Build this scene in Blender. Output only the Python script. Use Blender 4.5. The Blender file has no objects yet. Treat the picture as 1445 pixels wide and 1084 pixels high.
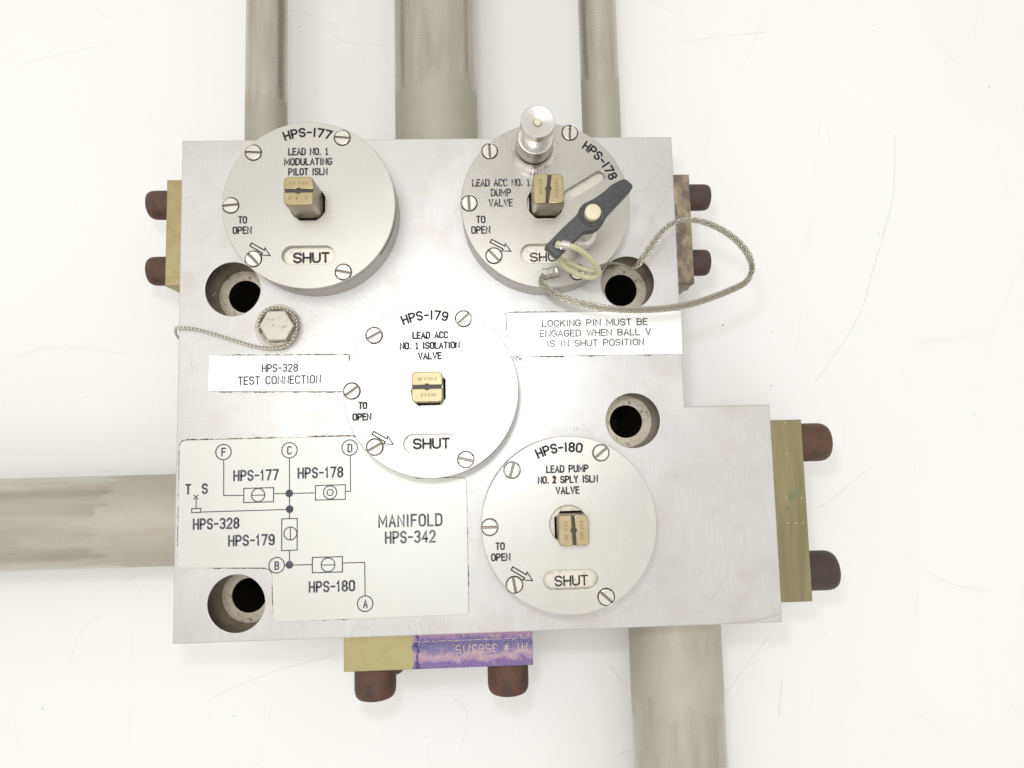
import bpy, math, random
from mathutils import Matrix, Vector
from mathutils.geometry import delaunay_2d_cdt
random.seed(7)
MM = 0.001
sc = bpy.context.scene
# ------------------------------------------------------------------ camera
CAM_POS = Vector((178.1546, -182.3593, 378.5647))          # millimetres above the face of the block
RX, RY, RZ = 0.088, -0.0346, -0.0251
ROT = Matrix.Rotation(RZ, 3, 'Z') @ Matrix.Rotation(RY, 3, 'Y') @ Matrix.Rotation(RX, 3, 'X')
F = 918.9273
cam = bpy.data.cameras.new('camera'); cam_ob = bpy.data.objects.new('camera', cam)
sc.collection.objects.link(cam_ob)
cam.sensor_fit = 'HORIZONTAL'; cam.sensor_width = 36; cam.lens = F / 1445 * 36
cam.clip_start = 0.01; cam.clip_end = 20
cam_ob.matrix_world = Matrix.Translation(CAM_POS * MM) @ ROT.to_4x4()
sc.camera = cam_ob
# ------------------------------------------------------------------ world and lamps
world = bpy.data.worlds.new('World'); sc.world = world; world.use_nodes = True
wn = world.node_tree
bg = wn.nodes['Background']; bg.inputs['Strength'].default_value = 0.90
# a plain room: pale ceiling overhead, darker walls towards the horizon
_tc = wn.nodes.new('ShaderNodeTexCoord'); _sx = wn.nodes.new('ShaderNodeSeparateXYZ'); _rp = wn.nodes.new('ShaderNodeValToRGB')
wn.links.new(_tc.outputs['Generated'], _sx.inputs[0]); wn.links.new(_sx.outputs['Z'], _rp.inputs[0]); wn.links.new(_rp.outputs[0], bg.inputs['Color'])
_e = _rp.color_ramp.elements
_e[0].position = 0.0; _e[0].color = (.56, .54, .50, 1)
_e[1].position = 1.0; _e[1].color = (.86, .85, .83, 1)
for _p, _c in ((.55, .66), (.80, .66), (.93, .72)):
    _q = _e.new(_p); _q.color = (_c, _c * .98, _c * .94, 1)

def area_lamp(name, loc, target, size, power, color, shape='DISK'):
    l = bpy.data.lights.new(name, 'AREA'); l.shape = shape; l.size = size * MM; l.energy = power; l.color = color
    o = bpy.data.objects.new(name, l); sc.collection.objects.link(o)
    o.location = Vector(loc) * MM
    d = (Vector(target) - Vector(loc)).normalized()
    o.rotation_euler = d.to_track_quat('-Z', 'Y').to_euler()
    return o
area_lamp('flash_lamp', (154, -118, 386), (172, -175, 0), 34, 0.26, (0.88, 0.94, 1.0))
area_lamp('ceiling_lamp', (-90, 10, 1500), (150, -150, 0), 860, 2.7, (1.0, 0.98, 0.95))
sc.view_settings.view_transform = 'Standard'; sc.view_settings.look = 'None'
sc.view_settings.exposure = 0.64; sc.view_settings.gamma = 1
sc.render.resolution_x = 1024; sc.render.resolution_y = 768

def W(u, v, z=0.0):
    """the point of the plane at height z (mm) that the photograph shows at (u, v)"""
    d = ROT @ Vector(((u - 722.5) / F, -(v - 542) / F, -1.0))
    t = (z - CAM_POS.z) / d.z
    return CAM_POS + d * t

# ------------------------------------------------------------------ materials
class NT:
    def __init__(s, name):
        s.m = bpy.data.materials.new(name); s.m.use_nodes = True
        s.t = s.m.node_tree; s.b = s.t.nodes['Principled BSDF']
        s.tc = s.t.nodes.new('ShaderNodeTexCoord')
    def n(s, typ, **kw):
        x = s.t.nodes.new(typ)
        for k, v in kw.items():
            if k.startswith('i_'):
                key = k[2:]
                key = int(key) if key.isdigit() else key
                x.inputs[key].default_value = v
            else: setattr(x, k, v)
        return x
    def l(s, a, b): s.t.links.new(a, b)
    def coord(s, scale=(1, 1, 1), rot=(0, 0, 0), loc=(0, 0, 0), obj=None):
        mp = s.n('ShaderNodeMapping'); s.l(s.geo() , mp.inputs[0])
        mp.inputs['Scale'].default_value = [q * 1000 for q in scale]; mp.inputs['Rotation'].default_value = rot
        mp.inputs['Location'].default_value = loc
        return mp.outputs[0]
    def geo(s):
        return s.tc.outputs['Object']
    def noise(s, scale, vec, detail=3, rough=.55):
        x = s.n('ShaderNodeTexNoise'); x.inputs['Scale'].default_value = scale
        x.inputs['Detail'].default_value = detail; x.inputs['Roughness'].default_value = rough
        s.l(vec, x.inputs['Vector']); return x.outputs['Fac']
    def ramp(s, fac, stops, interp='LINEAR'):
        x = s.n('ShaderNodeValToRGB'); x.color_ramp.interpolation = interp
        e = x.color_ramp.elements
        while len(e) < len(stops): e.new(0.5)
        for i, (p, c) in enumerate(stops):
            e[i].position = p
            e[i].color = (c, c, c, 1) if isinstance(c, (int, float)) else (*c, 1)
        s.l(fac, x.inputs[0]); return x.outputs[0]
    def math(s, op, a, b=None, c=None, clamp=False):
        x = s.n('ShaderNodeMath', operation=op); x.use_clamp = clamp
        for i, v in enumerate((a, b, c)):
            if v is None: continue
            if isinstance(v, (int, float)): x.inputs[i].default_value = v
            else: s.l(v, x.inputs[i])
        return x.outputs[0]
    def mix(s, fac, a, b, blend='MIX'):
        x = s.n('ShaderNodeMix', data_type='RGBA', blend_type=blend)
        for i, v in ((0, fac), (6, a), (7, b)):
            if isinstance(v, (int, float)): x.inputs[i].default_value = v
            elif isinstance(v, tuple): x.inputs[i].default_value = (*v, 1)
            else: s.l(v, x.inputs[i])
        return x.outputs[2]
    def set(s, **kw):
        for k, v in kw.items():
            k = {'color': 'Base Color', 'rough': 'Roughness', 'metal': 'Metallic', 'spec': 'Specular IOR Level', 'aniso': 'Anisotropic', 'coat': 'Coat Weight', 'sss': 'Subsurface Weight'}[k]
            if isinstance(v, (int, float)): s.b.inputs[k].default_value = v
            elif isinstance(v, tuple): s.b.inputs[k].default_value = (*v, 1)
            else: s.l(v, s.b.inputs[k])
        return s
    def bump(s, h, strength=.3, dist=0.1):
        x = s.n('ShaderNodeBump'); x.inputs['Strength'].default_value = strength
        x.inputs['Distance'].default_value = dist * MM
        s.l(h, x.inputs['Height']); s.l(x.outputs[0], s.b.inputs['Normal']); return s

def steel(name, base, rough, metal=.9, grain=(1, .05, 1), gscale=2.2, gamt=.07, blotch=.08, bump=.12, dirt=0.0, tint=(1, .97, .9), rot=0, bdist=.05):
    k = NT(name)
    g = k.noise(gscale, k.coord(grain, (0, 0, rot)), 4, .7)
    b = k.noise(.018, k.coord(), 4, .6)
    f = k.noise(.5, k.coord(), 4, .65)
    v = k.math('ADD', k.math('MULTIPLY', k.math('SUBTRACT', g, .5), gamt * 2), k.math('MULTIPLY', k.math('SUBTRACT', b, .5), blotch * 2))
    v = k.math('ADD', v, k.math('MULTIPLY', k.math('SUBTRACT', f, .5), blotch * .8))
    col = k.mix(1, base, k.mix(0, k.math('ADD', v, 1), (1, 1, 1)), 'MULTIPLY')
    col = k.mix(k.math('MULTIPLY', b, .55), col, k.mix(1, col, tint, 'MULTIPLY'))
    if dirt:
        d = k.noise(.35, k.coord((1, 1, 1), (0, 0, 0), (31, 7, 0)), 6, .75)
        d2 = k.ramp(d, [(.56, 0), (.64, 1)])
        col = k.mix(k.math('MULTIPLY', d2, dirt), col, (.09, .07, .05))
    k.set(color=col, metal=metal, rough=k.math('ADD', k.math('MULTIPLY', k.math('SUBTRACT', g, .5), .18), k.math('ADD', k.math('MULTIPLY', f, .1), rough - .05)))
    k.bump(g, bump, bdist)
    return k.m

M = {}
def block_material():
    k = NT('milled_stainless')
    g1 = k.noise(.95, k.coord((1, .05, 1)), 4, .7)
    g2 = k.noise(.8, k.coord((.05, 1, 1), (0, 0, .75)), 4, .75)
    region = k.ramp(k.noise(.012, k.coord((1, 1, 1), (0, 0, 0), (4, 3, 0)), 2), [(.45, 0), (.6, 1)])
    g = k.mix(k.math('MULTIPLY', region, .55), g1, g2)
    b = k.noise(.016, k.coord((1, 1, 1), (0, 0, 0), (9, 2, 5)), 4, .6)
    wn_ = k.n('ShaderNodeTexWave', wave_type='RINGS', rings_direction='SPHERICAL')
    # milling arcs
    mp = k.coord((1, 1, .0), (0, 0, 0), (-190, 190, 0)); wn_.inputs['Scale'].default_value = .55; wn_.inputs['Distortion'].default_value = 1.5
    k.l(mp, wn_.inputs['Vector'])
    arcs = k.math('MULTIPLY', k.math('SUBTRACT', wn_.outputs['Fac'], .5), .03)
    v = k.math('ADD', k.math('MULTIPLY', k.math('SUBTRACT', g, .5), .30), k.math('MULTIPLY', k.math('SUBTRACT', b, .5), .34))
    v = k.math('ADD', v, arcs)
    col = k.mix(1, (.59, .583, .575), k.mix(0, k.math('ADD', v, 1), (1, 1, 1)), 'MULTIPLY')
    # fine speckled grime
    d = k.ramp(k.noise(.9, k.coord((1, 1, 1), (0, 0, 0), (3, 40, 2)), 3, .8), [(.715, 0), (.76, 1)])
    where = k.ramp(k.noise(.03, k.coord((1, 1, 1), (0, 0, 0), (7, 1, 0)), 2), [(.5, 0), (.65, 1)])
    col = k.mix(k.math('MULTIPLY', k.math('MULTIPLY', d, where), .65), col, (.12, .09, .06))
    st = k.ramp(k.noise(.05, k.coord((1, 1, 1), (0, 0, 0), (71, 13, 0)), 5, .6), [(.5, 0), (.75, 1)])
    col = k.mix(k.math('MULTIPLY', st, .4), col, (.50, .44, .34))
    k.set(color=col, metal=.85, rough=k.math('ADD', k.math('MULTIPLY', g, .16), .40))
    k.bump(g, .15, .05)
    return k.m
M['block'] = block_material()
M['disc'] = steel('ground_stainless_cover', (.555, .55, .525), .42, .85, (1, .06, 1), 1.1, .06, .14, .06)
M['disc_grey'] = steel('grey_cover', (.47, .46, .43), .34, .9, (1, .06, 1), 1.1, .06, .22, .06)  # greyer, darker and smoother than the other covers
M['disc_satin'] = steel('satin_cover', (.52, .515, .485), .44, .85, (1, .06, 1), 1.1, .06, .12, .06)
M['ring'] = steel('turned_stainless', (.43, .405, .385), .40, .9, (.12, .12, 2.0), 2.0, .16, .10, .12)
M['indicator'] = steel('indicator_plate', (.66, .63, .56), .45, .6, (1, 1, 1), 1.5, .14, .12, .1, dirt=.5)
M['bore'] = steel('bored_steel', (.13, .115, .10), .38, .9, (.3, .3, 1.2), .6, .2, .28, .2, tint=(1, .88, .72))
M['ledge'] = steel('pitted_ledge', (.58, .54, .46), .50, .7, (1, 1, 1), .8, .35, .15, .4, dirt=.95, tint=(1, .9, .7))
M['screw'] = steel('screw_steel', (.70, .68, .64), .27, .95, (1, 1, 1), 1.2, .15, .1, .15)
M['slot'] = steel('screw_slot', (.25, .22, .19), .45, .8, (1, 1, 1), 1.2, .3, .2, .2)
M['stem_side_shaded'] = steel('stem_side_shaded', (.40, .355, .28), .38, .85, (.1, .1, 1.5), 1.2, .1, .2, .12, tint=(1, .9, .75))  # brass sides in shadow: the shade is put into this greyer, darker colour
M['knob'] = steel('turned_knob', (.68, .665, .65), .30, .95, (.2, .2, 2), 1.5, .05, .06, .02)
M['weld'] = steel('weld_bead', (.66, .64, .61), .25, .95, (1, 1, 1), .5, .2, .25, .5)
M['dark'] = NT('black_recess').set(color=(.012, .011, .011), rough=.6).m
M['groove'] = steel('dark_groove', (.07, .065, .06), .6, .3, (1, 1, 1), 1.2, .3, .2, .4)  # near-black tone for the stem slot floors and the handle embossing
M['hex'] = steel('hex_plug_steel', (.50, .475, .42), .48, .85, (1, 1, 1), 1.2, .1, .15, .15, dirt=.6)
M['wire'] = steel('lock_wire', (.58, .555, .49), .33, .95, (1, 1, 1), 1.5, .15, .15, .1)
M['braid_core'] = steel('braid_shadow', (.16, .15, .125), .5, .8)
M['braid'] = steel('braided_steel', (.42, .40, .34), .28, .95, (1, 1, 1), 1.2, .2, .15, .1)

def ink(name, c, fade=.0, faded=(.6, .58, .55), scale=.45):
    k = NT(name)
    if fade:
        f = k.ramp(k.noise(scale, k.coord(), 3, .7), [(.5, 0), (.62, 1)])
        k.set(color=k.mix(k.math('MULTIPLY', f, fade), c, faded), rough=.6, spec=.12)
    else: k.set(color=c, rough=.6, spec=.12)
    return k.m
M['ink_solid'] = ink('solid_black_ink', (.03, .028, .038))
M['ink'] = ink('black_ink', (.035, .033, .045), .15)
M['ink_worn'] = ink('worn_black_ink', (.05, .045, .06), .45)
M['ink_grey'] = ink('grey_ink', (.075, .07, .10), .1, (.5, .48, .5), .2)
M['ink_pale'] = ink('pale_grey_ink', (.12, .115, .13), .3, (.4, .37, .36), .12)
M['ink_red'] = ink('dark_red_ink', (.10, .03, .035))
M['verdigris'] = ink('verdigris', (.20, .215, .12))
M['scribe'] = ink('scribed_brass', (.66, .49, .36))
M['scribe_dark'] = ink('scribed_dark', (.22, .16, .07), .5, (.5, .4, .2))

def label_mat(name, c):
    k = NT(name); b = k.noise(.03, k.coord(), 4, .6); f = k.noise(.8, k.coord(), 3, .7)
    v = k.math('ADD', 1, k.math('ADD', k.math('MULTIPLY', k.math('SUBTRACT', b, .5), .10), k.math('MULTIPLY', k.math('SUBTRACT', f, .5), .03)))
    sp = k.ramp(k.noise(1.1, k.coord((1, 1, 1), (0, 0, 0), (5, 5, 5)), 2, .8), [(.75, 0), (.79, 1)])
    col = k.mix(1, c, k.mix(0, v, (1, 1, 1)), 'MULTIPLY')
    k.set(color=k.mix(k.math('MULTIPLY', sp, .5), col, (.4, .36, .28)), rough=.45, metal=.6)
    return k.m
M['label'] = label_mat('engraved_label', (.62, .628, .59))
M['label_white'] = label_mat('white_label', (.90, .90, .88))
M['residue'] = ink('dark_adhesive', (.10, .07, .055), .8, (.55, .5, .44), .6)

def pipe_mat(name, axis, edge, sgn, base=(.35, .337, .28), seed=0):
    """tube: dull etched end next to the block, drawn and brighter further out; axis 0 x / 1 y; edge in mm"""
    k = NT(name)
    sp = k.n('ShaderNodeSeparateXYZ'); k.l(k.tc.outputs['Object'], sp.inputs[0])
    s = k.math('MULTIPLY', sp.outputs[axis], 1000.0 * sgn)
    stretch = (.3, 1, 1) if axis == 0 else (1, .3, 1)
    jag = k.noise(.10, k.coord(stretch, (0, 0, 0), (seed, 3, 1)), 6, .7)
    fine = k.noise(1.2, k.coord((1, 1, 1), (0, 0, 0), (seed, 0, 0)), 4, .7)
    streak = k.noise(.10, k.coord((.12, 1, 1) if axis == 0 else (1, .12, 1), (0, 0, 0), (seed * 2, 8, 1)), 3, .55)
    blot = k.noise(.05, k.coord((1, 1, 1), (0, 0, 0), (seed, 2, 9)), 3, .6)
    e = k.math('ADD', s, k.math('MULTIPLY', k.math('SUBTRACT', jag, .5), 75))
    e = k.math('ADD', e, k.math('MULTIPLY', k.math('SUBTRACT', fine, .5), 6))
    sh = k.ramp(k.math('MULTIPLY', k.math('SUBTRACT', e, edge - 20), 1 / 40, clamp=True), [(.44, 0), (.56, 1)])
    dull = k.mix(blot, base, tuple(q * 1.3 for q in base))
    dull = k.mix(k.math('MULTIPLY', k.ramp(fine, [(.55, 0), (.75, 1)]), .45), dull, tuple(min(1, q * 1.6) for q in base))
    bright = k.mix(streak, tuple(q * .8 for q in base), (.66, .63, .57))
    stain = k.ramp(k.noise(.09, k.coord((.3, 1, 1) if axis == 0 else (1, .3, 1), (0, 0, 0), (seed + 5, 4, 2)), 3), [(.55, 0), (.7, 1)])
    col = k.mix(sh, dull, bright)
    col = k.mix(k.math('MULTIPLY', stain, .35), col, (.42, .33, .22))
    k.set(color=col, metal=k.math('ADD', .45, k.math('MULTIPLY', sh, .45)), rough=k.math('SUBTRACT', k.math('ADD', .50, k.math('MULTIPLY', fine, .1)), k.math('MULTIPLY', sh, .28)))
    k.bump(fine, .12, .06)
    return k.m

def brass_mat(name, base, tarnish, amount, rough=.36, stretch=(1, 1, 1), seed=0, metal=.85, lo=.4, hi=.62):
    k = NT(name)
    n1 = k.noise(.12, k.coord(stretch, (0, 0, 0), (seed, 0, 0)), 5, .65)
    n2 = k.noise(1.4, k.coord((1, 1, 1), (0, 0, 0), (seed, 6, 0)), 4, .7)
    g = k.noise(2.4, k.coord((1, .08, 1), (0, 0, 0), (seed, 6, 0)), 3, .7)
    col = k.mix(k.math('MULTIPLY', k.ramp(n1, [(lo, 0), (hi, 1)]), amount), base, tarnish)
    col = k.mix(k.math('MULTIPLY', k.math('ADD', g, n2), .22), col, tuple(q * .55 for q in base))
    k.set(color=col, metal=metal, rough=k.math('ADD', rough - .08, k.math('MULTIPLY', n2, .2)))
    k.bump(n2, .1, .05)
    return k.m
M['brass'] = brass_mat('brass', (.47, .39, .22), (.33, .26, .13), .55)
M['brass_stem'] = brass_mat('brass_stem', (.47, .395, .235), (.36, .28, .15), .5, .46)
M['brass_olive'] = brass_mat('olive_brass', (.36, .315, .17), (.22, .20, .12), .7, .42, (1, .1, 1), 4)
M['brass_dark'] = brass_mat('heat_stained_brass', (.46, .39, .25), (.10, .075, .09), .85, .4, (1, .6, 1), 12, .8, .36, .58)
M['brass_button'] = brass_mat('button', (.72, .66, .48), (.6, .52, .34), .4, .45, metal=.3)
M['rust'] = brass_mat('rusty_cap_screw', (.135, .066, .042), (.055, .045, .042), .8, .55, metal=.35, seed=3, lo=.45, hi=.6)
M['black_oxide'] = brass_mat('black_oxide_cap_screw', (.065, .052, .048), (.12, .062, .045), .8, .5, metal=.4, seed=8)
M['handle'] = steel('anodised_handle', (.082, .082, .086), .40, .7, (1, 1, 1), .5, .35, .35, .3)
M['sleeve'] = NT('cream_plastic_sleeve').set(color=(.50, .485, .29), rough=.3, sss=.0).m

def tint_mat():
    k = NT('heat_tinted_brass')
    sp = k.n('ShaderNodeSeparateXYZ'); k.l(k.tc.outputs['Object'], sp.inputs[0])
    x = k.math('MULTIPLY', sp.outputs[0], 1000.0); y = k.math('MULTIPLY', sp.outputs[1], 1000.0)
    wob = k.noise(.16, k.coord(), 3, .6); n = k.noise(.09, k.coord((1, 1.2, 1), (0, 0, 0), (4, 1, 0)), 4, .6); f = k.noise(1.1, k.coord(), 4, .7)
    # object origin lies in the middle of the flange; x right, y up
    t = k.math('ADD', x, k.math('MULTIPLY', k.math('SUBTRACT', wob, .5), 5))
    mask = k.ramp(k.math('ADD', k.math('MULTIPLY', t, .05), 1.25), [(.48, 0), (.52, 1)])
    yy = k.math('ADD', k.math('MULTIPLY', y, .055), .45)
    g = k.math('ADD', yy, k.math('MULTIPLY', k.math('SUBTRACT', n, .5), .7))
    tint = k.ramp(g, [(.0, (.19, .13, .32)), (.06, (.36, .24, .38)), (.22, (.46, .32, .38)), (.36, (.21, .18, .35)), (.52, (.12, .115, .25)), (.70, (.14, .12, .29)), (.82, (.32, .20, .33))])
    tint = k.mix(k.math('MULTIPLY', k.ramp(f, [(.5, 0), (.72, 1)]), .65), tint, (.62, .45, .38))
    brass = k.mix(k.math('MULTIPLY', k.ramp(n, [(.45, 0), (.7, 1)]), k.ramp(f, [(.3, 0), (.8, 1)])), (.44, .385, .20), (.33, .285, .145))
    xs = k.math('ABSOLUTE', k.math('ADD', k.math('ADD', x, 12.3), k.math('MULTIPLY', k.math('SUBTRACT', wob, .5), 9)))
    tint = k.mix(k.math('MULTIPLY', k.ramp(xs, [(.5, 1), (.95, 0)]), .8), tint, (.06, .05, .16))
    k.set(color=k.mix(mask, brass, tint), metal=.8, rough=.38)
    k.bump(f, .1, .05)
    return k.m
M['tinted'] = tint_mat()

def table_mat():
    k = NT('white_tabletop')
    b = k.noise(.006, k.coord(), 4, .5)
    f = k.noise(.25, k.coord((1, 1, 1), (0, 0, .4)), 5, .7)
    col = k.mix(b, (.87, .87, .86), (.91, .91, .91))
    col = k.mix(k.math('MULTIPLY', k.ramp(f, [(.62, 0), (.8, 1)]), .25), col, (.72, .69, .62))
    sp = k.ramp(k.noise(.55, k.coord((1, 1, 1), (0, 0, 0), (77, 2, 0)), 2, .9), [(.765, 0), (.79, 1)])
    col = k.mix(k.math('MULTIPLY', sp, .6), col, (.35, .30, .24))
    # faint rings of long scuffs
    vo = k.n('ShaderNodeTexVoronoi', feature='DISTANCE_TO_EDGE'); vo.inputs['Scale'].default_value = .011
    mp = k.coord((1, .35, 1), (0, 0, .7)); ns = k.n('ShaderNodeTexNoise'); ns.inputs['Scale'].default_value = .01
    k.l(mp, ns.inputs['Vector']); ad = k.mix(.12, mp, ns.outputs['Color'], 'ADD'); k.l(mp, vo.inputs['Vector'])
    ln = k.ramp(vo.outputs['Distance'], [(0, 1), (.006, 0)])
    gate = k.ramp(k.noise(.03, k.coord((1, 1, 1), (0, 0, 0), (2, 9, 0)), 3), [(.5, 0), (.62, 1)])
    col = k.mix(k.math('MULTIPLY', k.math('MULTIPLY', ln, gate), .12), col, (.55, .50, .42))
    k.set(color=col, rough=.45, spec=.35)
    return k.m
M['table'] = table_mat()
M['scratch'] = ink('grey_scratch', (.72, .69, .65), .9, (.89, .87, .86), .06)
M['bright_scratch'] = steel('bright_scratch', (.49, .475, .455), .35, .9)
M['speck'] = ink('speck', (.18, .14, .13))

# ------------------------------------------------------------------ mesh helpers (millimetres)
ORG = {}
def finish(me, smooth=True, ang=35):
    me.update()
    if smooth:
        me.polygons.foreach_set('use_smooth', [True] * len(me.polygons))
        me.set_sharp_from_angle(angle=math.radians(ang))
        for p in me.polygons:
            if p.normal.z > .9995: p.use_smooth = False
def obj(name, geo, mat, parent=None, origin=(0, 0, 0), smooth=True, ang=35):
    vs, fs = geo[0], geo[1]; mi = geo[2] if len(geo) > 2 else None
    o0 = Vector(origin)
    me = bpy.data.meshes.new(name)
    me.from_pydata([((Vector(v) - o0) * MM)[:] for v in vs], [], fs)
    if isinstance(mat, (list, tuple)):
        for q in mat: me.materials.append(q)
        if mi: me.polygons.foreach_set('material_index', mi)
    else: me.materials.append(mat)
    finish(me, smooth, ang)
    o = bpy.data.objects.new(name, me); sc.collection.objects.link(o)
    place(o, parent, o0); return o
def place(o, parent, o0):
    ORG[o.name] = Vector(o0)
    if parent is not None:
        o.parent = parent; o.location = (Vector(o0) - ORG[parent.name]) * MM
    else: o.location = Vector(o0) * MM
def empty(name, origin):
    o = bpy.data.objects.new(name, None); sc.collection.objects.link(o); o.empty_display_size = .02
    place(o, None, Vector(origin)); return o
def dup(src, parent, origin, rotz=0):
    o = src.copy(); sc.collection.objects.link(o); place(o, parent, origin); o.rotation_euler = (0, 0, rotz); return o
def tag(o, label, cat=None, group=None, kind=None):
    if label: o['label'] = label
    if cat: o['category'] = cat
    if group: o['group'] = group
    if kind: o['kind'] = kind
    return o
def join(*geos):
    V, Fc = [], []
    for g in geos:
        n = len(V); V += list(g[0]); Fc += [tuple(i + n for i in f) for f in g[1]]
    return V, Fc
def circle(cx, cy, r, n=64, a0=0):
    return [(cx + r * math.cos(a0 + 2 * math.pi * i / n), cy + r * math.sin(a0 + 2 * math.pi * i / n)) for i in range(n)]
def stadium(cx, cy, w, h, rot=0, n=12):
    r = h / 2; a = w / 2 - r; p = []
    for i in range(n + 1):
        t = -math.pi / 2 + math.pi * i / n; p.append((a + r * math.cos(t), r * math.sin(t)))
    for i in range(n + 1):
        t = math.pi / 2 + math.pi * i / n; p.append((-a + r * math.cos(t), r * math.sin(t)))
    c, s = math.cos(rot), math.sin(rot)
    return [(cx + x * c - y * s, cy + x * s + y * c) for x, y in p]
def rounded(poly, rad, n=5):
    out = []; N = len(poly)
    for i in range(N):
        p0, p1, p2 = Vector(poly[i - 1]).to_2d(), Vector(poly[i]).to_2d(), Vector(poly[(i + 1) % N]).to_2d()
        r = rad[i] if isinstance(rad, (list, tuple)) else rad
        if r <= 0: out.append(tuple(p1)); continue
        d0 = (p0 - p1); d1 = (p2 - p1)
        k = min(r, d0.length * .49, d1.length * .49)
        a = p1 + d0.normalized() * k; b = p1 + d1.normalized() * k
        for j in range(n + 1):
            t = j / n
            out.append(tuple(a * (1 - t) ** 2 + p1 * 2 * t * (1 - t) + b * t * t))
    return out
def area2(p): return sum(p[i - 1][0] * p[i][1] - p[i][0] * p[i - 1][1] for i in range(len(p)))
def inset(p, b):
    """move every vertex to the left of the walking direction by b"""
    out = []; N = len(p)
    for i in range(N):
        a, c, e = Vector(p[i - 1]), Vector(p[i]), Vector(p[(i + 1) % N])
        d0 = (c - a).normalized(); d1 = (e - c).normalized()
        n0 = Vector((-d0.y, d0.x)); n1 = Vector((-d1.y, d1.x)); m = (n0 + n1)
        if m.length < 1e-6: m = n0
        m.normalize(); k = max(.45, m.dot(n0))
        out.append(tuple(c + m * (b / k)))
    return out
def inside(x, y, P):
    c = False
    for i in range(len(P)):
        (x0, y0), (x1, y1) = P[i - 1], P[i]
        if (y0 > y) != (y1 > y) and x < x0 + (y - y0) * (x1 - x0) / (y1 - y0): c = not c
    return c
def slab(outer, z0, z1, holes=(), bev=0.0, hbev=None, bottom=True):
    outer = list(outer)
    if area2(outer) < 0: outer.reverse()
    loops = [outer]
    for h in holes:
        h = list(h)
        if area2(h) > 0: h.reverse()
        loops.append(h)
    if hbev is None: hbev = bev
    V, Fc = [], []; top, bot = [], []
    for li, lp in enumerate(loops):
        b = bev if li == 0 else hbev
        n = len(lp); rings = [[(x, y, z0) for x, y in lp]]
        if b > 0:
            rings.append([(x, y, z1 - b) for x, y in lp])
            m = inset(lp, b * .3); rings.append([(x, y, z1 - b * .3) for x, y in m])
            m = inset(lp, b); rings.append([(x, y, z1) for x, y in m])
        else: rings.append([(x, y, z1) for x, y in lp])
        base = len(V)
        for r in rings: V += r
        for k in range(len(rings) - 1):
            for i in range(n):
                j = (i + 1) % n; a = base + k * n
                Fc.append((a + i, a + j, a + n + j, a + n + i))
        bot.append([base + i for i in range(n)]); top.append([base + (len(rings) - 1) * n + i for i in range(n)])
    def cap(ids, flip):
        flat = [i for l in ids for i in l]; ed = []; k0 = 0
        for l in ids:
            ed += [(k0 + i, k0 + (i + 1) % len(l)) for i in range(len(l))]; k0 += len(l)
        res = delaunay_2d_cdt([Vector((V[i][0], V[i][1])) for i in flat], ed, [], 1, 1e-6)
        remap = [flat[o[0]] if o else None for o in res[3]]
        for q, o in enumerate(remap):
            if o is None:
                V.append((res[0][q].x, res[0][q].y, V[flat[0]][2])); remap[q] = len(V) - 1
        hp = [[(V[i][0], V[i][1]) for i in l] for l in ids[1:]]
        for t in res[2]:
            gx = sum(res[0][q].x for q in t) / len(t); gy = sum(res[0][q].y for q in t) / len(t)
            if any(inside(gx, gy, h) for h in hp): continue
            t = [remap[q] for q in t]; a, b, c = t[:3]
            s = (V[b][0] - V[a][0]) * (V[c][1] - V[a][1]) - (V[c][0] - V[a][0]) * (V[b][1] - V[a][1])
            Fc.append(tuple(t) if (s > 0) != flip else tuple(reversed(t)))
    cap(top, False)
    if bottom: cap(bot, True)
    return V, Fc
def lathe(prof, cx, cy, n=48, mod=None, a0=0, a1=2 * math.pi):
    """profile of (r, z) turned about the vertical through cx, cy; order bottom to top outside"""
    full = abs(a1 - a0 - 2 * math.pi) < 1e-6; V, Fc = [], []; m = n if full else n + 1
    for k, (r, z) in enumerate(prof):
        for i in range(m):
            a = a0 + (a1 - a0) * i / n; rr = r + (mod(k, i) if mod else 0)
            V.append((cx + rr * math.cos(a), cy + rr * math.sin(a), z))
    for k in range(len(prof) - 1):
        for i in range(n if full else m - 1):
            j = (i + 1) % m; Fc.append((k * m + i, k * m + j, (k + 1) * m + j, (k + 1) * m + i))
    return V, Fc
def xform(g, mat):
    return [tuple(mat @ Vector(v)) for v in g[0]], g[1]
def tube(pts, rad, n=8, closed=False, caps=True):
    pts = [Vector(p) for p in pts]; N = len(pts); V, Fc = [], []
    up = Vector((0, 0, 1)); prev = None
    for i, p in enumerate(pts):
        if closed: t = pts[(i + 1) % N] - pts[i - 1]
        else: t = pts[min(i + 1, N - 1)] - pts[max(i - 1, 0)]
        t.normalize()
        if prev is None:
            a = t.cross(up)
            if a.length < .05: a = t.cross(Vector((1, 0, 0)))
            a.normalize()
        else: a = (prev - t * prev.dot(t)).normalized()
        prev = a; b = t.cross(a); r = rad(i / (N - 1)) if callable(rad) else rad
        for k in range(n):
            q = 2 * math.pi * k / n; V.append(tuple(p + a * (r * math.cos(q)) + b * (r * math.sin(q))))
    for i in range(N if closed else N - 1):
        j = (i + 1) % N
        for k in range(n):
            l = (k + 1) % n; Fc.append((i * n + k, i * n + l, j * n + l, j * n + k))
    if caps and not closed:
        Fc.append(tuple(reversed(range(n)))); Fc.append(tuple(range((N - 1) * n, N * n)))
    return V, Fc
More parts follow.
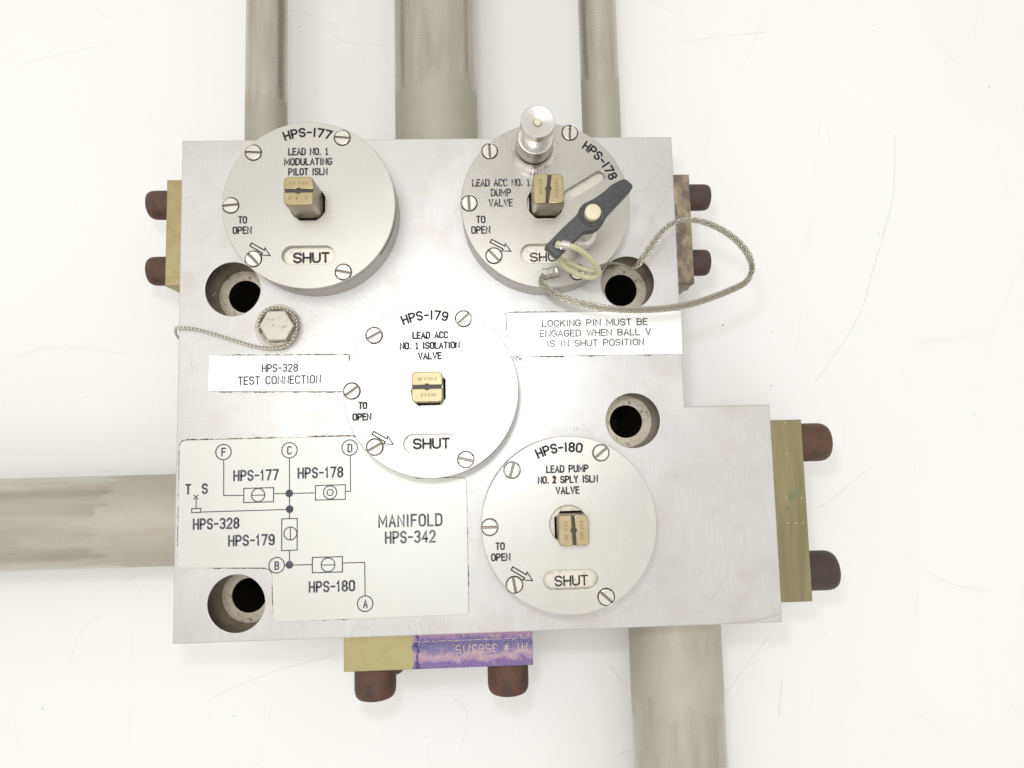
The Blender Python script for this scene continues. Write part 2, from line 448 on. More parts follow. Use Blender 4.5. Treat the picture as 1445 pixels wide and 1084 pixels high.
def spline(P, per=10, closed=False):
    P = [Vector(p) for p in P]; out = []; N = len(P)
    for i in range(N if closed else N - 1):
        if closed: a, b, c, d = P[i - 1], P[i], P[(i + 1) % N], P[(i + 2) % N]
        else: a, b, c, d = P[max(i - 1, 0)], P[i], P[i + 1], P[min(i + 2, N - 1)]
        for k in range(per):
            t = k / per
            out.append(.5 * ((2 * b) + (c - a) * t + (2 * a - 5 * b + 4 * c - d) * t * t + (3 * b - a - 3 * c + d) * t ** 3))
    if not closed: out.append(P[-1])
    return out
def evenly(pts, step):
    out = [pts[0]]; acc = 0
    for i in range(1, len(pts)):
        seg = (pts[i] - pts[i - 1]).length
        while acc + seg >= step:
            f = (step - acc) / seg; q = out[-1] if False else pts[i - 1].lerp(pts[i], f)
            out.append(q); pts[i - 1] = q; seg = (pts[i] - q).length; acc = 0
        acc += seg
    return out

# ------------------------------------------------------------------ strokes and lettering
STZ = [0]
def stroke(pts, w, z, closed=False, capped=True):
    STZ[0] = (STZ[0] + 1) % 7; z = z + STZ[0] * .007
    P = [Vector((p[0], p[1])) for p in pts]
    P = [p for i, p in enumerate(P) if i == 0 or (p - P[i - 1]).length > 1e-5]
    if closed and (P[0] - P[-1]).length < 1e-5: P.pop()
    N = len(P); V, Fc = [], []; h = w / 2
    if N < 2: return V, Fc
    for i in range(N):
        if closed: d0 = (P[i] - P[i - 1]).normalized(); d1 = (P[(i + 1) % N] - P[i]).normalized()
        else:
            d0 = (P[i] - P[i - 1]).normalized() if i else (P[1] - P[0]).normalized()
            d1 = (P[i + 1] - P[i]).normalized() if i < N - 1 else d0
        n0 = Vector((-d0.y, d0.x)); n1 = Vector((-d1.y, d1.x)); m = n0 + n1
        if m.length < 1e-4: m = n0.copy()
        m.normalize(); k = max(.5, m.dot(n0))
        V.append((*(P[i] + m * h / k), z)); V.append((*(P[i] - m * h / k), z))
    for i in range(N if closed else N - 1):
        j = (i + 1) % N; Fc.append((2 * i + 1, 2 * j + 1, 2 * j, 2 * i))
    if capped and not closed:
        for e, (p, q) in enumerate(((P[0], P[1]), (P[-1], P[-2]))):
            d = (p - q).normalized(); n = Vector((-d.y, d.x)); a, b = (1, 0) if e == 0 else (2 * N - 2, 2 * N - 1)
            ids = []
            for k in range(1, 4):
                t = math.pi * k / 4; V.append((*(p + n * (h * math.cos(t)) + d * (h * math.sin(t))), z)); ids.append(len(V) - 1)
            # n at the start points to the right-hand vertex, at the end to the left-hand one
            Fc.append(tuple([a] + ids + [b])[::-1])
    return V, Fc
def arc(cx, cy, rx, ry, a0, a1, n=9):
    return [(cx + rx * math.cos(math.radians(a0 + (a1 - a0) * i / n)), cy + ry * math.sin(math.radians(a0 + (a1 - a0) * i / n))) for i in range(n + 1)]
def glyph(c, w, serif1=True):
    r = w / 2; q = min(.5, r * 1.05); T = lambda a, b: arc(r, 1 - q, r, q, a, b); B = lambda a, b: arc(r, q, r, q, a, b)
    if c in 'O0': return [T(0, 180) + B(180, 360) + [(w, 1 - q)]]
    if c == 'C': return [T(12, 180) + B(180, 348)]
    if c == 'G': return [T(12, 180) + B(180, 360) + [(w, .45), (w * .55, .45)]]
    if c == 'U': return [[(0, 1)] + B(180, 360) + [(w, 1)]]
    if c == 'D':
        k = min(.35, w * .6); return [[(0, 0), (0, 1), (w - k, 1)] + arc(w - k, 1 - k, k, k, 90, 0, 5) + arc(w - k, k, k, k, 0, -90, 5) + [(0, 0)]]
    if c == 'S': return [arc(r, .75, r, .25, 15, 262) + arc(r, .255, r, .255, 82, -165)]
    if c == '8': return [arc(r, .755, r * .9, .245, 0, 360, 14)[:-1] + [(r + r * .9, .755)], arc(r, .265, r, .265, 0, 360, 14)]
    if c == '3': return [arc(r, .755, r * .95, .245, 155, -85), arc(r, .265, r, .265, 88, -160)]
    if c == '2': return [arc(r, .73, r, .27, 170, -35) + [(0, 0), (w, 0)]]
    if c == '7': return [[(0, 1), (w, 1), (w * .35, 0)]]
    if c == '1': return [[(w * .12, .78), (w * .55, 1), (w * .55, 0)]] + ([[(w * .15, 0), (w * .95, 0)]] if serif1 == 2 else []) if serif1 else [[(w / 2, 0), (w / 2, 1)]]
    if c == '9': return [arc(r, .70, r, .30, 0, 360, 14), [(w, .70)] + arc(r, q, r, q, 0, -160)]
    if c == '6': return [arc(r, .30, r, .30, 0, 360, 14), [(0, .30)] + arc(r, 1 - q, r, q, 180, 20)]
    if c == '5': return [[(w, 1), (w * .08, 1), (0, .55)] + arc(r, .32, r, .32, 125, -150)]
    if c == '4': return [[(w * .75, 0), (w * .75, 1), (0, .3), (w, .3)]]
    if c == 'A': return [[(0, 0), (r, 1), (w, 0)], [(w * .17, .33), (w * .83, .33)]]
    if c == 'B': return [[(0, 0), (0, 1), (w * .6, 1)] + arc(w * .6, .765, w * .33, .235, 80, -90, 6) + [(0, .53)], [(0, .53), (w * .6, .53)] + arc(w * .6, .265, w * .4, .265, 80, -90, 6) + [(0, 0)]]
    if c == 'P': return [[(0, 0), (0, 1), (w * .5, 1)] + arc(w * .5, .73, w * .5, .27, 80, -90, 7) + [(0, .46)]]
    if c == 'R': return glyph('P', w) + [[(w * .5, .46), (w, 0)]]
    if c == 'E': return [[(w, 0), (0, 0), (0, 1), (w, 1)], [(0, .52), (w * .85, .52)]]
    if c == 'F': return [[(0, 0), (0, 1), (w, 1)], [(0, .52), (w * .85, .52)]]
    if c == 'H': return [[(0, 0), (0, 1)], [(w, 0), (w, 1)], [(0, .5), (w, .5)]]
    if c == 'I': return [[(w / 2, 0), (w / 2, 1)]]
    if c == 'K': return [[(0, 0), (0, 1)], [(w, 1), (0, .4)], [(w * .35, .62), (w, 0)]]
    if c == 'L': return [[(0, 1), (0, 0), (w, 0)]]
    if c == 'M': return [[(0, 0), (0, 1), (w / 2, .25), (w, 1), (w, 0)]]
    if c == 'N': return [[(0, 0), (0, 1), (w, 0), (w, 1)]]
    if c == 'T': return [[(0, 1), (w, 1)], [(w / 2, 1), (w / 2, 0)]]
    if c == 'V': return [[(0, 1), (w / 2, 0), (w, 1)]]
    if c == 'W': return [[(0, 1), (w * .25, 0), (w * .5, .9), (w * .75, 0), (w, 1)]]
    if c == 'Y': return [[(0, 1), (w / 2, .48), (w, 1)], [(w / 2, .48), (w / 2, 0)]]
    if c == '-': return [[(0, .48), (w, .48)]]
    if c == '.': return [[(w / 2, .0), (w / 2, .05)]]
    if c == '/': return [[(0, -.1), (w, 1.1)]]
    if c == '#': return [[(w * .3, .1), (w * .4, .9)], [(w * .65, .1), (w * .75, .9)], [(0, .35), (w, .35)], [(0, .62), (w, .62)]]
    return []
NARROW = {'I': .28, '.': .18, '1': .62, ' ': .7, 'M': 1.28, 'W': 1.4, 'L': .85, 'E': .85, 'F': .85, 'T': .9, '-': .72, '/': .6}
def advance(c, gw, flat1):
    k = NARROW.get(c, 1)
    if c == '1' and flat1: k = .35
    return gw * k
def text_geo(txt, to_world, width, height, sw, gap=.30, one=1, jitter=0):
    """to_world(x, y) -> 2D point; x 0..width, y 0..height in mm; glyph widths are solved to fill the width"""
    flat1 = one == 0
    units = sum((advance(c, 1, flat1)) for c in txt) + gap * (len(txt) - 1)
    gw = (width - sw) / units; x = sw / 2; out = []
    for c in txt:
        w = advance(c, gw, flat1)
        for s in glyph(c, w / height, one):
            jx = random.uniform(-jitter, jitter)
            out.append([to_world(x + px * height + jx, sw / 2 + py * (height - sw)) for px, py in s])
        x += w + gw * gap
    return out
def text_obj(name, txt, cpx, wpx, z, sw, mat, parent, gap=.30, one=1, rotz=0.0):
    """cpx: pixel centre of the line, wpx: (width, height) in pixels of the photograph, lettering lies at height z"""
    c = W(*cpx, z); l = W(cpx[0] - wpx[0] / 2, cpx[1], z); r = W(cpx[0] + wpx[0] / 2, cpx[1], z)
    wd = (r - l).length; hh = (W(cpx[0], cpx[1] - wpx[1] / 2, z) - W(cpx[0], cpx[1] + wpx[1] / 2, z)).length
    ca, sa = math.cos(rotz), math.sin(rotz)
    f = lambda x, y: (c.x + (x - wd / 2) * ca - (y - hh / 2) * sa, c.y + (x - wd / 2) * sa + (y - hh / 2) * ca)
    g = [stroke(s, sw, z) for s in text_geo(txt, f, wd, hh, sw, gap, one)]
    return obj(name, join(*g), mat, parent, c, False)

# ================================================================== the table
t0 = -100
tb = obj('tabletop', slab([(-1500, -1500), (1700, -1500), (1700, 1200), (-1500, 1200)], t0 - 30, t0), M['table'], None, (100, -150, t0), False)
tag(tb, 'white tabletop with faint scuffs and specks under the manifold', None, None, 'structure')
def px_line(pts, w, per=6):
    P = [W(u, v, t0 + .05) for u, v in pts]
    sp_ = spline(P, per) if len(P) > 2 else P
    P2 = [(p.x + random.uniform(-.15, .15), p.y + random.uniform(-.15, .15)) for p in sp_]
    return stroke(P2, w, t0 + .05, False, False)
SCR = [([(405, 14), (440, 22), (482, 38)], .35), ([(470, 47), (490, 60), (555, 65)], .3), ([(960, 60), (1005, 53), (1083, 45)], .4), ([(1082, 12), (1070, 42), (1045, 105)], .25),
       ([(1263, 190), (1262, 250), (1258, 290), (1235, 370), (1210, 450), (1150, 540)], .45), ([(1104, 954), (1101, 985), (1099, 1010)], .45), ([(1160, 585), (1130, 640)], .3),
       ([(1088, 895), (1060, 930), (1020, 985)], .3), ([(1220, 665), (1180, 700), (1150, 720)], .35), ([(35, 90), (80, 78), (160, 60)], .25), ([(300, 985), (380, 950), (470, 925)], .3),
       ([(100, 930), (115, 890), (140, 870)], .25), ([(640, 985), (660, 1010), (650, 1060)], .25), ([(860, 940), (873, 955), (885, 968)], .4), ([(1280, 780), (1330, 820), (1400, 835)], .25), ([(1320, 60), (1350, 90)], .25),
       ([(20, 505), (80, 490), (180, 500)], .25), ([(875, 1065), (882, 1060), (892, 1059)], .5)]
obj('scratch_marks', join(*[px_line(p, w) for p, w in SCR]), M['scratch'], tb, (100, -150, t0), False)['kind'] = 'stuff'
sp = []
for u, v, r in [(1396, 122, .9), (1232, 43, .7), (422, 38, .8), (513, 86, .7), (447, 127, .8), (511, 144, .5), (1088, 544, .9), (1020, 459, 1.2), (1090, 468, .8), (1172, 480, .6), (1375, 585, .7), (30, 300, .6), (120, 560, .6), (180, 115, .5), (60, 1000, .8), (330, 1010, .7), (600, 1040, .6), (790, 1005, .6), (1190, 960, .7), (1300, 1010, .6), (1240, 330, .7)] + \
        [(random.uniform(0, 1445), random.uniform(0, 1084), random.uniform(.12, .35)) for _ in range(110)]:
    p = W(u, v, t0 + .03); n = 7; a = random.random() * 6
    V = [(p.x + r * .55 * random.uniform(.6, 1.2) * math.cos(a + 6.283 * i / n), p.y + r * .55 * random.uniform(.6, 1.2) * math.sin(a + 6.283 * i / n), t0 + .05) for i in range(n)]
    sp.append((V, [tuple(range(n))]))
tag(obj('dirt_specks', join(*sp), M['speck'], tb, (100, -150, t0), False), None, kind='stuff')

# ================================================================== the manifold
man = empty('hydraulic_manifold', (150, -150, t0))
tag(man, 'steel manifold block with round valve covers, brass flanges and grey pipes on white table', 'manifold')
# block outline: origin at the upper left corner of its face
OUT = [(0, 0), (293.24, 0), (293.24, -164.75), (344.06, -164.75), (344.06, -290), (0, -290)]
HOLES = [((328.5, 408), 15.9), ((333.3, 852), 15.9), ((893.3, 593.5), 15.9), ((885.5, 399), 15.9)]
DISCS = {'177': ((313, 558), (172, 408)), '178': ((650.7, 888.5), (173, 407)), '179': ((484, 731.5), (429.5, 675.5)), '180': ((679, 927), (616, 868))}
hs = [(W(*p, 0), r) for p, r in HOLES]
HD = 20.0
blk = obj('block', join(slab(OUT, -HD - .2, 0, [circle(c.x, c.y, r, 72) for c, r in hs], .7, .35), ), M['block'], man, (0, 0, 0))
bl2 = obj('lower_block', slab(inset(OUT[::-1], -.02)[::-1], -100, -HD - .25, [circle(c.x, c.y, 10.1, 48) for c, r in hs], .0), M['block'], man, (0, 0, -60))
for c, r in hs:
    # liner of the counterbore (dark brown bore wall), pitted ledge, and dark lower bore
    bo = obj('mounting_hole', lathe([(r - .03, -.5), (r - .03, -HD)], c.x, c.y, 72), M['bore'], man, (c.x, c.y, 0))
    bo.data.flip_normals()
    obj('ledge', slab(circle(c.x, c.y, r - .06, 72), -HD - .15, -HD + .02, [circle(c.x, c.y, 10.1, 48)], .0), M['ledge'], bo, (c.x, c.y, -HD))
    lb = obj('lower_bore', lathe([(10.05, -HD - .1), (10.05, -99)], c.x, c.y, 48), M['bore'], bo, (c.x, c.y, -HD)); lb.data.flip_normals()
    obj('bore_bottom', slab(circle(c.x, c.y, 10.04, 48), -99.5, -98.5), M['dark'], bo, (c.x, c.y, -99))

# ------------------------------------------------------------------ pipes
def pipe(u0, u1, v, axis, frm, to, depth, mat, label):
    """u0,u1: silhouette pixels across the tube at the position v; axis 1 vertical in the picture"""
    if axis == 1:
        a = W(u0, v, -depth); b = W(u1, v, -depth); c = (a.x + b.x) / 2; r = (b.x - a.x) / 2 * .985
        pts = [(c, frm, -depth), (c, to, -depth)]
    else:
        a = W(v, u0, -depth); b = W(v, u1, -depth); c = (a.y + b.y) / 2; r = (a.y - b.y) / 2 * .985
        pts = [(frm, c, -depth), (to, c, -depth)]
    P = [Vector(pts[0]).lerp(Vector(pts[1]), i / 12) for i in range(13)]
    ori = pts[0]
    outer = tube(P, r, 72, caps=False)
    o = obj('pipe', outer, mat, man, ori); o['label'] = label
    rim = tube([P[-1], P[-1] + (P[-1] - P[0]).normalized() * .01], r, 72, caps=True)
    return o, r
pipe(347, 405, 150, 1, -.1, 420, 50, pipe_mat('pipe_f', 1, 48, 1, seed=1), 'thin grey pipe behind the upper left valve cover')
pipe(557.5, 675, 180, 1, -.1, 420, 50, pipe_mat('pipe_c', 1, 55, 1, seed=6), 'thick grey pipe at the middle of the upper edge')
pipe(821.5, 876, 180, 1, -.1, 420, 50, pipe_mat('pipe_d', 1, 62, 1, seed=11), 'thin grey pipe at the upper right')
pipe(668.5, 799.5, 230, 0, .1, -420, 50, pipe_mat('pipe_b', 0, 56, -1, (.405, .385, .325), seed=16), 'thick horizontal pipe leaving the left side')
pipe(887.5, 1015.5, 900, 1, -289.9, -720, 50, pipe_mat('pipe_a', 1, 60, -1, (.405, .385, .325), seed=21), 'thick pipe leaving the lower edge')

# ------------------------------------------------------------------ flanges and cap screws
def cap_screw_geo(r, h):
    """head along +z from z=0"""
    N = 96
    prof = [(r, 0), (r, h * .18), (r, h * .5), (r, h * .72), (r * .99, h * .83), (r * .955, h * .91), (r * .885, h * .975), (r * .79, h), (r * .46, h), (r * .46, h * .45), (0.01, h * .40)]
    mod = lambda k, i: (-.016 * r if (i % 2 and k in (0, 1, 2)) else (-.006 * r if (i % 2 and k == 3) else 0))
    return lathe(prof, 0, 0, N, mod)
def flange(name, poly, z1, z0, mat, label, bev=.5, ori=None):
    P = [(p.x, p.y) for p in poly]; c = sum((p for p in poly), Vector()) / len(poly)
    o = obj(name, slab(P, z0, z1, (), bev), mat, man, (c.x, c.y, z1), ang=30); o['label'] = label; return o
def cap_screw(fl, base, direction, r, h, mat):
    d = Vector(direction); m = Matrix.Translation(base) @ d.to_track_quat('Z', 'Y').to_matrix().to_4x4()
    o = obj('cap_screw', xform(cap_screw_geo(r, h), m), mat, fl, base); return o
FZ, FB = -15, -87
# left
a = W(235.6, 254, FZ); b = W(235, 403.5, FZ)
fl = flange('brass_flange', [Vector((-.02, a.y, 0)), Vector((a.x, a.y, 0)), Vector((a.x, b.y, 0)), Vector((-.02, b.y, 0))], FZ, FB, M['brass'], 'bright brass flange on the left side')
for v in (290, 383):
    for z in (-29.5, -72.5):
        y = W(225, v, -29.5).y; tipx = W(213, v, -29.5).x
        cap_screw(fl, Vector((a.x, y, z)), (-1, 0, 0), 9.0, a.x - tipx, M['rust'])
# upper right
a = W(972.5, 246, FZ); b = W(980, 399.5, FZ); x0 = 293.26
fr = flange('brass_flange', [Vector((x0, a.y, 0)), Vector((x0, b.y, 0)), Vector((a.x, b.y, 0)), Vector((a.x, a.y, 0))], FZ, FB, M['brass_dark'], 'dark heat stained brass flange behind the steel cable')
for v in (279, 371):
    for z in (-29.5, -72.5):
        y = W(990, v, -29.5).y; tipx = W(999, v, -29.5).x
        cap_screw(fr, Vector((a.x, y, z)), (1, 0, 0), 8.4, tipx - a.x, M['black_oxide'])
# lower right, large
a = W(1131, 592, FZ); b = W(1147, 849, FZ); x0 = 344.08
fo = flange('brass_flange', [Vector((x0, a.y, 0)), Vector((x0, b.y, 0)), Vector((b.x, b.y, 0)), Vector((b.x, a.y, 0))], FZ, -FB * -1 - 5, M['brass_olive'], 'olive tarnished brass flange on the lower right side')
for k, v in enumerate((624, 805)):
    for z in (-31.5, -72.5):
        y = W(1150, v, -31.5).y; tipx = W(1164 if k == 0 else 1175, v, -31.5).x
        cap_screw(fo, Vector((b.x, y, z)), (1, 0, 0), 12.1, tipx - b.x, M['rust'] if k == 0 else M['black_oxide'])
# bottom, heat tinted
a = W(485, 947.5, FZ); b = W(752.5, 940, FZ)
yb = (a.y + b.y) / 2
fb = flange('brass_flange', [Vector((a.x, -290.02, 0)), Vector((a.x, yb, 0)), Vector((b.x, yb, 0)), Vector((b.x, -290.02, 0))], FZ, FB - 5, M['tinted'], 'brass flange with violet heat tint under the lower edge')
for u, v in ((530, 982), (717.5, 975)):
    for z in (-31.5, -72.5):
        p = W(u, v, -31.5)
        cap_screw(fb, Vector((p.x, yb, z)), (0, -1, 0), 12.4, yb - p.y, M['rust'])
gs = []
for u, v in ((1110, 703), (1131, 703), (1112, 738), (1123, 738), (1133, 738), (1110, 640), (1108, 596)):
    p = W(u, v, FZ + .03); gs.append(([(x, y, FZ + .04) for x, y in circle(p.x, p.y, .42, 8)], [tuple(range(8))]))
tag(obj('punch_marks', join(*gs), M['scribe'], fo, W(1120, 720, FZ), False), None, kind='stuff')
for pts_, nm in (([(1112, 702), (1116, 694), (1126, 690), (1132, 685), (1131, 696), (1123, 704), (1115, 707)], 0), ([(1107, 720), (1111, 714), (1114, 717), (1110, 723)], 1)):
    P = [W(u, v, FZ + .02) for u, v in pts_]; P = rounded([(p.x, p.y) for p in P], 1)
    obj('green_stain', ([(x, y, FZ + .02) for x, y in P[::-1]], [tuple(range(len(P)))]), M['verdigris'], fo, (*P[0], FZ), False)
text_obj('scribed_lettering', 'HT # 3563/15', (693.5, 914.5), (101, 12), FZ + .04, .4, M['scribe'], fb, .45, 1, math.pi)
def dashes():
    g = []
    y = W(650, 903.5, FZ).y; x = W(584, 900, FZ).x; xe = W(750, 900, FZ).x
    while x < xe:
        l = random.uniform(1.2, 5); g.append(stroke([(x, y + random.uniform(-.1, .1)), (min(x + l, xe), y + random.uniform(-.1, .1))], .28, FZ + .04)); x += l + random.uniform(.6, 1.8)
    for _ in range(26):
        p = W(random.uniform(640, 745), random.choice([random.uniform(896, 902), random.uniform(925, 936)]), FZ); a_ = random.random() * 3
        g.append(stroke([(p.x, p.y), (p.x + 1.4 * math.cos(a_), p.y + 1.4 * math.sin(a_)), (p.x + 2.2 * math.cos(a_ + .9), p.y + 2 * math.sin(a_ + .9))], .22, FZ + .04))
    return join(*g)
obj('scribed_line', dashes(), M['scribe'], fb, (a.x, yb, FZ), False)

# ------------------------------------------------------------------ label plates
def residue(poly, z, parent, amt=.8):
    """irregular dark adhesive squeezed out round a label plate"""
    P = list(poly)
    if area2(P) < 0: P.reverse()
    dense = []
    for i in range(len(P)):
        p, q = Vector(P[i]), Vector(P[(i + 1) % len(P)]); n = max(1, int((q - p).length / .7))
        dense += [tuple(p.lerp(q, k / n)) for k in range(n)]
    outp = inset(dense, -1); V, Fc = [], []; w = .2
    N = len(dense)
    for i in range(N):
        w = max(.02, min(1, w + random.uniform(-.22, .22))); d = Vector(outp[i]) - Vector(dense[i])
        k = w * w * amt
        V.append((*(Vector(dense[i]) - d * .3), z)); V.append((*(Vector(dense[i]) + d * k), z))
    for i in range(N):
        j = (i + 1) % N; Fc.append((2 * i, 2 * i + 1, 2 * j + 1, 2 * j))
    return obj('adhesive_residue', (V, Fc), M['residue'], parent, (*dense[0], z), False)
LZ = .9
def label_plate(pts, rad, mat, label):
    P = [W(u, v, LZ) for u, v in pts]; P = rounded([(p.x, p.y) for p in P], rad)
    c = sum((Vector(p) for p in P), Vector((0, 0))) / len(P)
    o = obj('label_plate', slab(P, .06, LZ, (), .15), mat, man, (c.x, c.y, 0)); o['label'] = label
    residue(P, .08, o); return o
big = label_plate([(253.5, 621.8), (498.5, 615.6), (540, 640), (588, 675.3), (658.3, 673.8), (661.3, 867), (385.5, 878), (384.2, 801.2), (250.3, 801.8)], [4, 0, 0, 0, 4, 3.2, 4.5, 5.5, 3.5], M['label'], 'large pale label plate with the piping diagram')
tst = label_plate([(295.4, 501.8), (492, 501.4), (491, 552.3), (293.3, 552.3)], .5, M['label_white'], 'small white test connection label plate')
lck = label_plate([(714.5, 441.5), (961, 438.7), (963, 499.6), (716.5, 503)], .3, M['label_white'], 'white locking pin warning label plate')
TZ = LZ + .03
q = lambda X, Y: (230 + X / 3.211, 610 + Y / 3.211)
def dtext(t, X0, X1, Y0, Y1, mat=M['ink_grey'], sw=1.08, gap=.55, one=1):
    (u0, v0), (u1, v1) = q(X0, Y0), q(X1, Y1)
    text_obj('lettering', t, ((u0 + u1) / 2, (v0 + v1) / 2), (u1 - u0, v1 - v0), TZ, sw, mat, big, gap, one)
dtext('HPS-177', 318, 525, 169, 221); dtext('HPS-178', 610, 818, 157, 209); dtext('HPS-328', 135, 347, 388, 441); dtext('HPS-179', 295, 507, 463, 516); dtext('HPS-180', 660, 871, 672, 725)
dtext('MANIFOLD', 975, 1267, 370, 430, M['ink_pale'], 1.15, .55); dtext('HPS-342', 1005, 1237, 445, 504, M['ink_pale'], 1.15, .55)
dtext('T', 100, 128, 234, 284); dtext('S', 175, 204, 231, 281)
g = []
def P2(X, Y): p = W(*q(X, Y), TZ); return (p.x, p.y)
def ln(*pts, w=.55): g.append(stroke([P2(*p) for p in pts], w, TZ, False, False))
def ring(X, Y, r, w=.62): c = P2(X, Y); e = P2(X + r, Y); g.append(stroke(circle(*c, abs(e[0] - c[0]), 36), w, TZ, True))
def box(x0, y0, x1, y1):
    c0, c1 = P2((x0 + x1) / 2, (y0 + y1) / 2), P2(x1, (y0 + y1) / 2); hw = abs(c1[0] - c0[0]); hh = abs(P2((x0 + x1) / 2, y0)[1] - c0[1])
    g.append(stroke([(c0[0] - hw, c0[1] - hh), (c0[0] + hw, c0[1] - hh), (c0[0] + hw, c0[1] + hh), (c0[0] - hw, c0[1] + hh)], .58, TZ, True))
for X, Y in ((274, 90), (573, 82), (846, 70), (515, 603), (916, 777)): ring(X, Y, 35)
box(366, 253, 501, 317); ring(431, 285, 30); ln((402, 286), (460, 285))
box(691, 240, 826, 306); ring(757, 273, 30); ring(757, 273, 14)
box(538, 392, 608, 535); ring(577, 459, 29); ln((577, 430), (577, 488))
box(677, 566, 813, 635); ring(748, 601, 31); ln((718, 602), (778, 601))
ln((275, 126), (275, 287), (366, 286)); ln((501, 279), (691, 275)); ln((573, 118), (573, 392)); ln((849, 106), (850, 268), (826, 268))
ln((573, 535), (573, 601)); ln((551, 603), (677, 600)); ln((813, 593), (914, 590), (916, 741))
box(130, 346, 171, 364); ln((171, 362), (574, 350)); ln((150, 346), (150, 300)); ln((138, 284), (160, 304), w=.6); ln((160, 284), (138, 304), w=.6)
for X, Y in ((572, 277), (574, 349), (573, 601)):
    c = P2(X, Y); g.append(([(x, y, TZ + .06) for x, y in circle(*c, 2.15, 24)], [tuple(range(24))]))
obj('piping_diagram', join(*g), M['ink_grey'], big, W(400, 740, TZ), False)
for t, X, Y in (('F', 274, 90), ('C', 572, 82), ('D', 846, 72), ('B', 515, 605), ('A', 916, 778)): dtext(t, X - 10, X + 12, Y - 20, Y + 20, sw=.8)
text_obj('lettering', 'HPS-328', (395, 519.3), (51.5, 12), TZ, .8, M['ink_grey'], tst, .45, 1)
text_obj('lettering', 'TEST CONNECTION', (394.5, 536.3), (117.5, 12.4), TZ, .8, M['ink_grey'], tst, .45, 1)
text_obj('lettering', 'LOCKING PIN MUST BE', (839.5, 455.3), (149.5, 10), TZ, .66, M['ink_worn'], lck, .36, 0)
text_obj('lettering', 'ENGAGED WHEN BALL V', (840.3, 469.6), (157.5, 10), TZ, .66, M['ink_worn'], lck, .36, 0)
text_obj('lettering', 'IS IN SHUT POSITION', (840.5, 483.8), (137.5, 10), TZ, .66, M['ink_worn'], lck, .36, 0)

# ------------------------------------------------------------------ wear on the block face: pepper specks and scratches
def speck(x, y, r, z):
    n = 6; a = random.random() * 6
    return ([(x + r * random.uniform(.5, 1.3) * math.cos(a + 6.283 * i / n), y + r * random.uniform(.5, 1.3) * math.sin(a + 6.283 * i / n), z) for i in range(n)], [tuple(range(n))])
gs = []
def cluster(u, v, du, dv, n, rot=0, r0=.08, r1=.26):
    for _ in range(n):
        a, b_ = random.gauss(0, .5) * du, random.gauss(0, .5) * dv
        p = W(u + a * math.cos(rot) - b_ * math.sin(rot), v + a * math.sin(rot) + b_ * math.cos(rot), .05); gs.append(speck(p.x, p.y, random.uniform(r0, r1) ** 1, .05))
cluster(520, 412, 60, 10, 60, -.5); cluster(480, 432, 60, 10, 26); cluster(720, 380, 60, 10, 30, .6); cluster(712, 460, 5, 26, 30); cluster(728, 506, 10, 4, 34, 0, .12, .5)
cluster(425, 460, 16, 40, 50); cluster(350, 480, 40, 14, 26); cluster(400, 614, 150, 4, 50); cluster(250, 720, 4, 90, 30); cluster(664, 760, 4, 90, 50); cluster(520, 884, 130, 8, 30); cluster(815, 604, 16, 5, 26)
cluster(440, 500, 60, 5, 26); cluster(580, 190, 50, 4, 40); cluster(300, 790, 60, 10, 14); cluster(1000, 700, 100, 130, 30, 0, .06, .16); cluster(600, 330, 260, 180, 70, 0, .05, .15)
tag(obj('grime_specks', join(*gs), M['speck'], man, W(500, 450, 0), False), None, kind='stuff')
gs = []
for pts_, w_ in [([(236 + 20, 200), (277, 232)], .14), ([(880, 235), (881, 262), (882, 300)], .2), ([(897, 300), (915, 262), (934, 238)], .16), ([(905, 345), (926, 300), (948, 262)], .2), ([(900, 270), (924, 268)], .12),
                 ([(575, 312), (585, 306), (600, 306)], .2), ([(770, 868), (790, 872), (830, 868)], .12), ([(495, 898), (499, 888), (504, 884)], .35), ([(518, 888), (523, 884)], .35), ([(1020, 880), (1060, 877), (1103, 866)], .3),
                 ([(310, 770), (345, 795)], .12), ([(975, 640), (1005, 690)], .09), ([(940, 520), (900, 548)], .12), ([(260, 590), (330, 584)], .12), ([(1000, 850), (1030, 810)], .09), ([(700, 240), (640, 300)], .1), ([(610, 215), (640, 230)], .12), ([(955, 430), (945, 460)], .12)]:
    P = [W(u, v, .06) for u, v in pts_]; P = spline(P, 6) if len(P) > 2 else P
    gs.append(stroke([(p.x, p.y) for p in P], w_, .06, False, False))
for _ in range(80):
    u, v = random.choice([(random.uniform(890, 945), random.uniform(215, 350)), (random.uniform(560, 640), random.uniform(200, 400)), (random.uniform(960, 1080), random.uniform(590, 860)), (random.uniform(255, 300), random.uniform(210, 600)), (random.uniform(560, 760), random.uniform(870, 890))])
    a, l = random.choice([random.gauss(1.0, .25), random.gauss(-.9, .3), random.uniform(0, 3.1)]), random.uniform(3, 26)
    p, q2 = W(u, v, .06), W(u + l * math.cos(a), v - l * math.sin(a), .06); gs.append(stroke([(p.x, p.y), (q2.x, q2.y)], random.uniform(.06, .13), .06, False, False))
obj('scratch_marks', join(*gs), M['bright_scratch'], man, W(600, 400, 0), False)['kind'] = 'stuff'

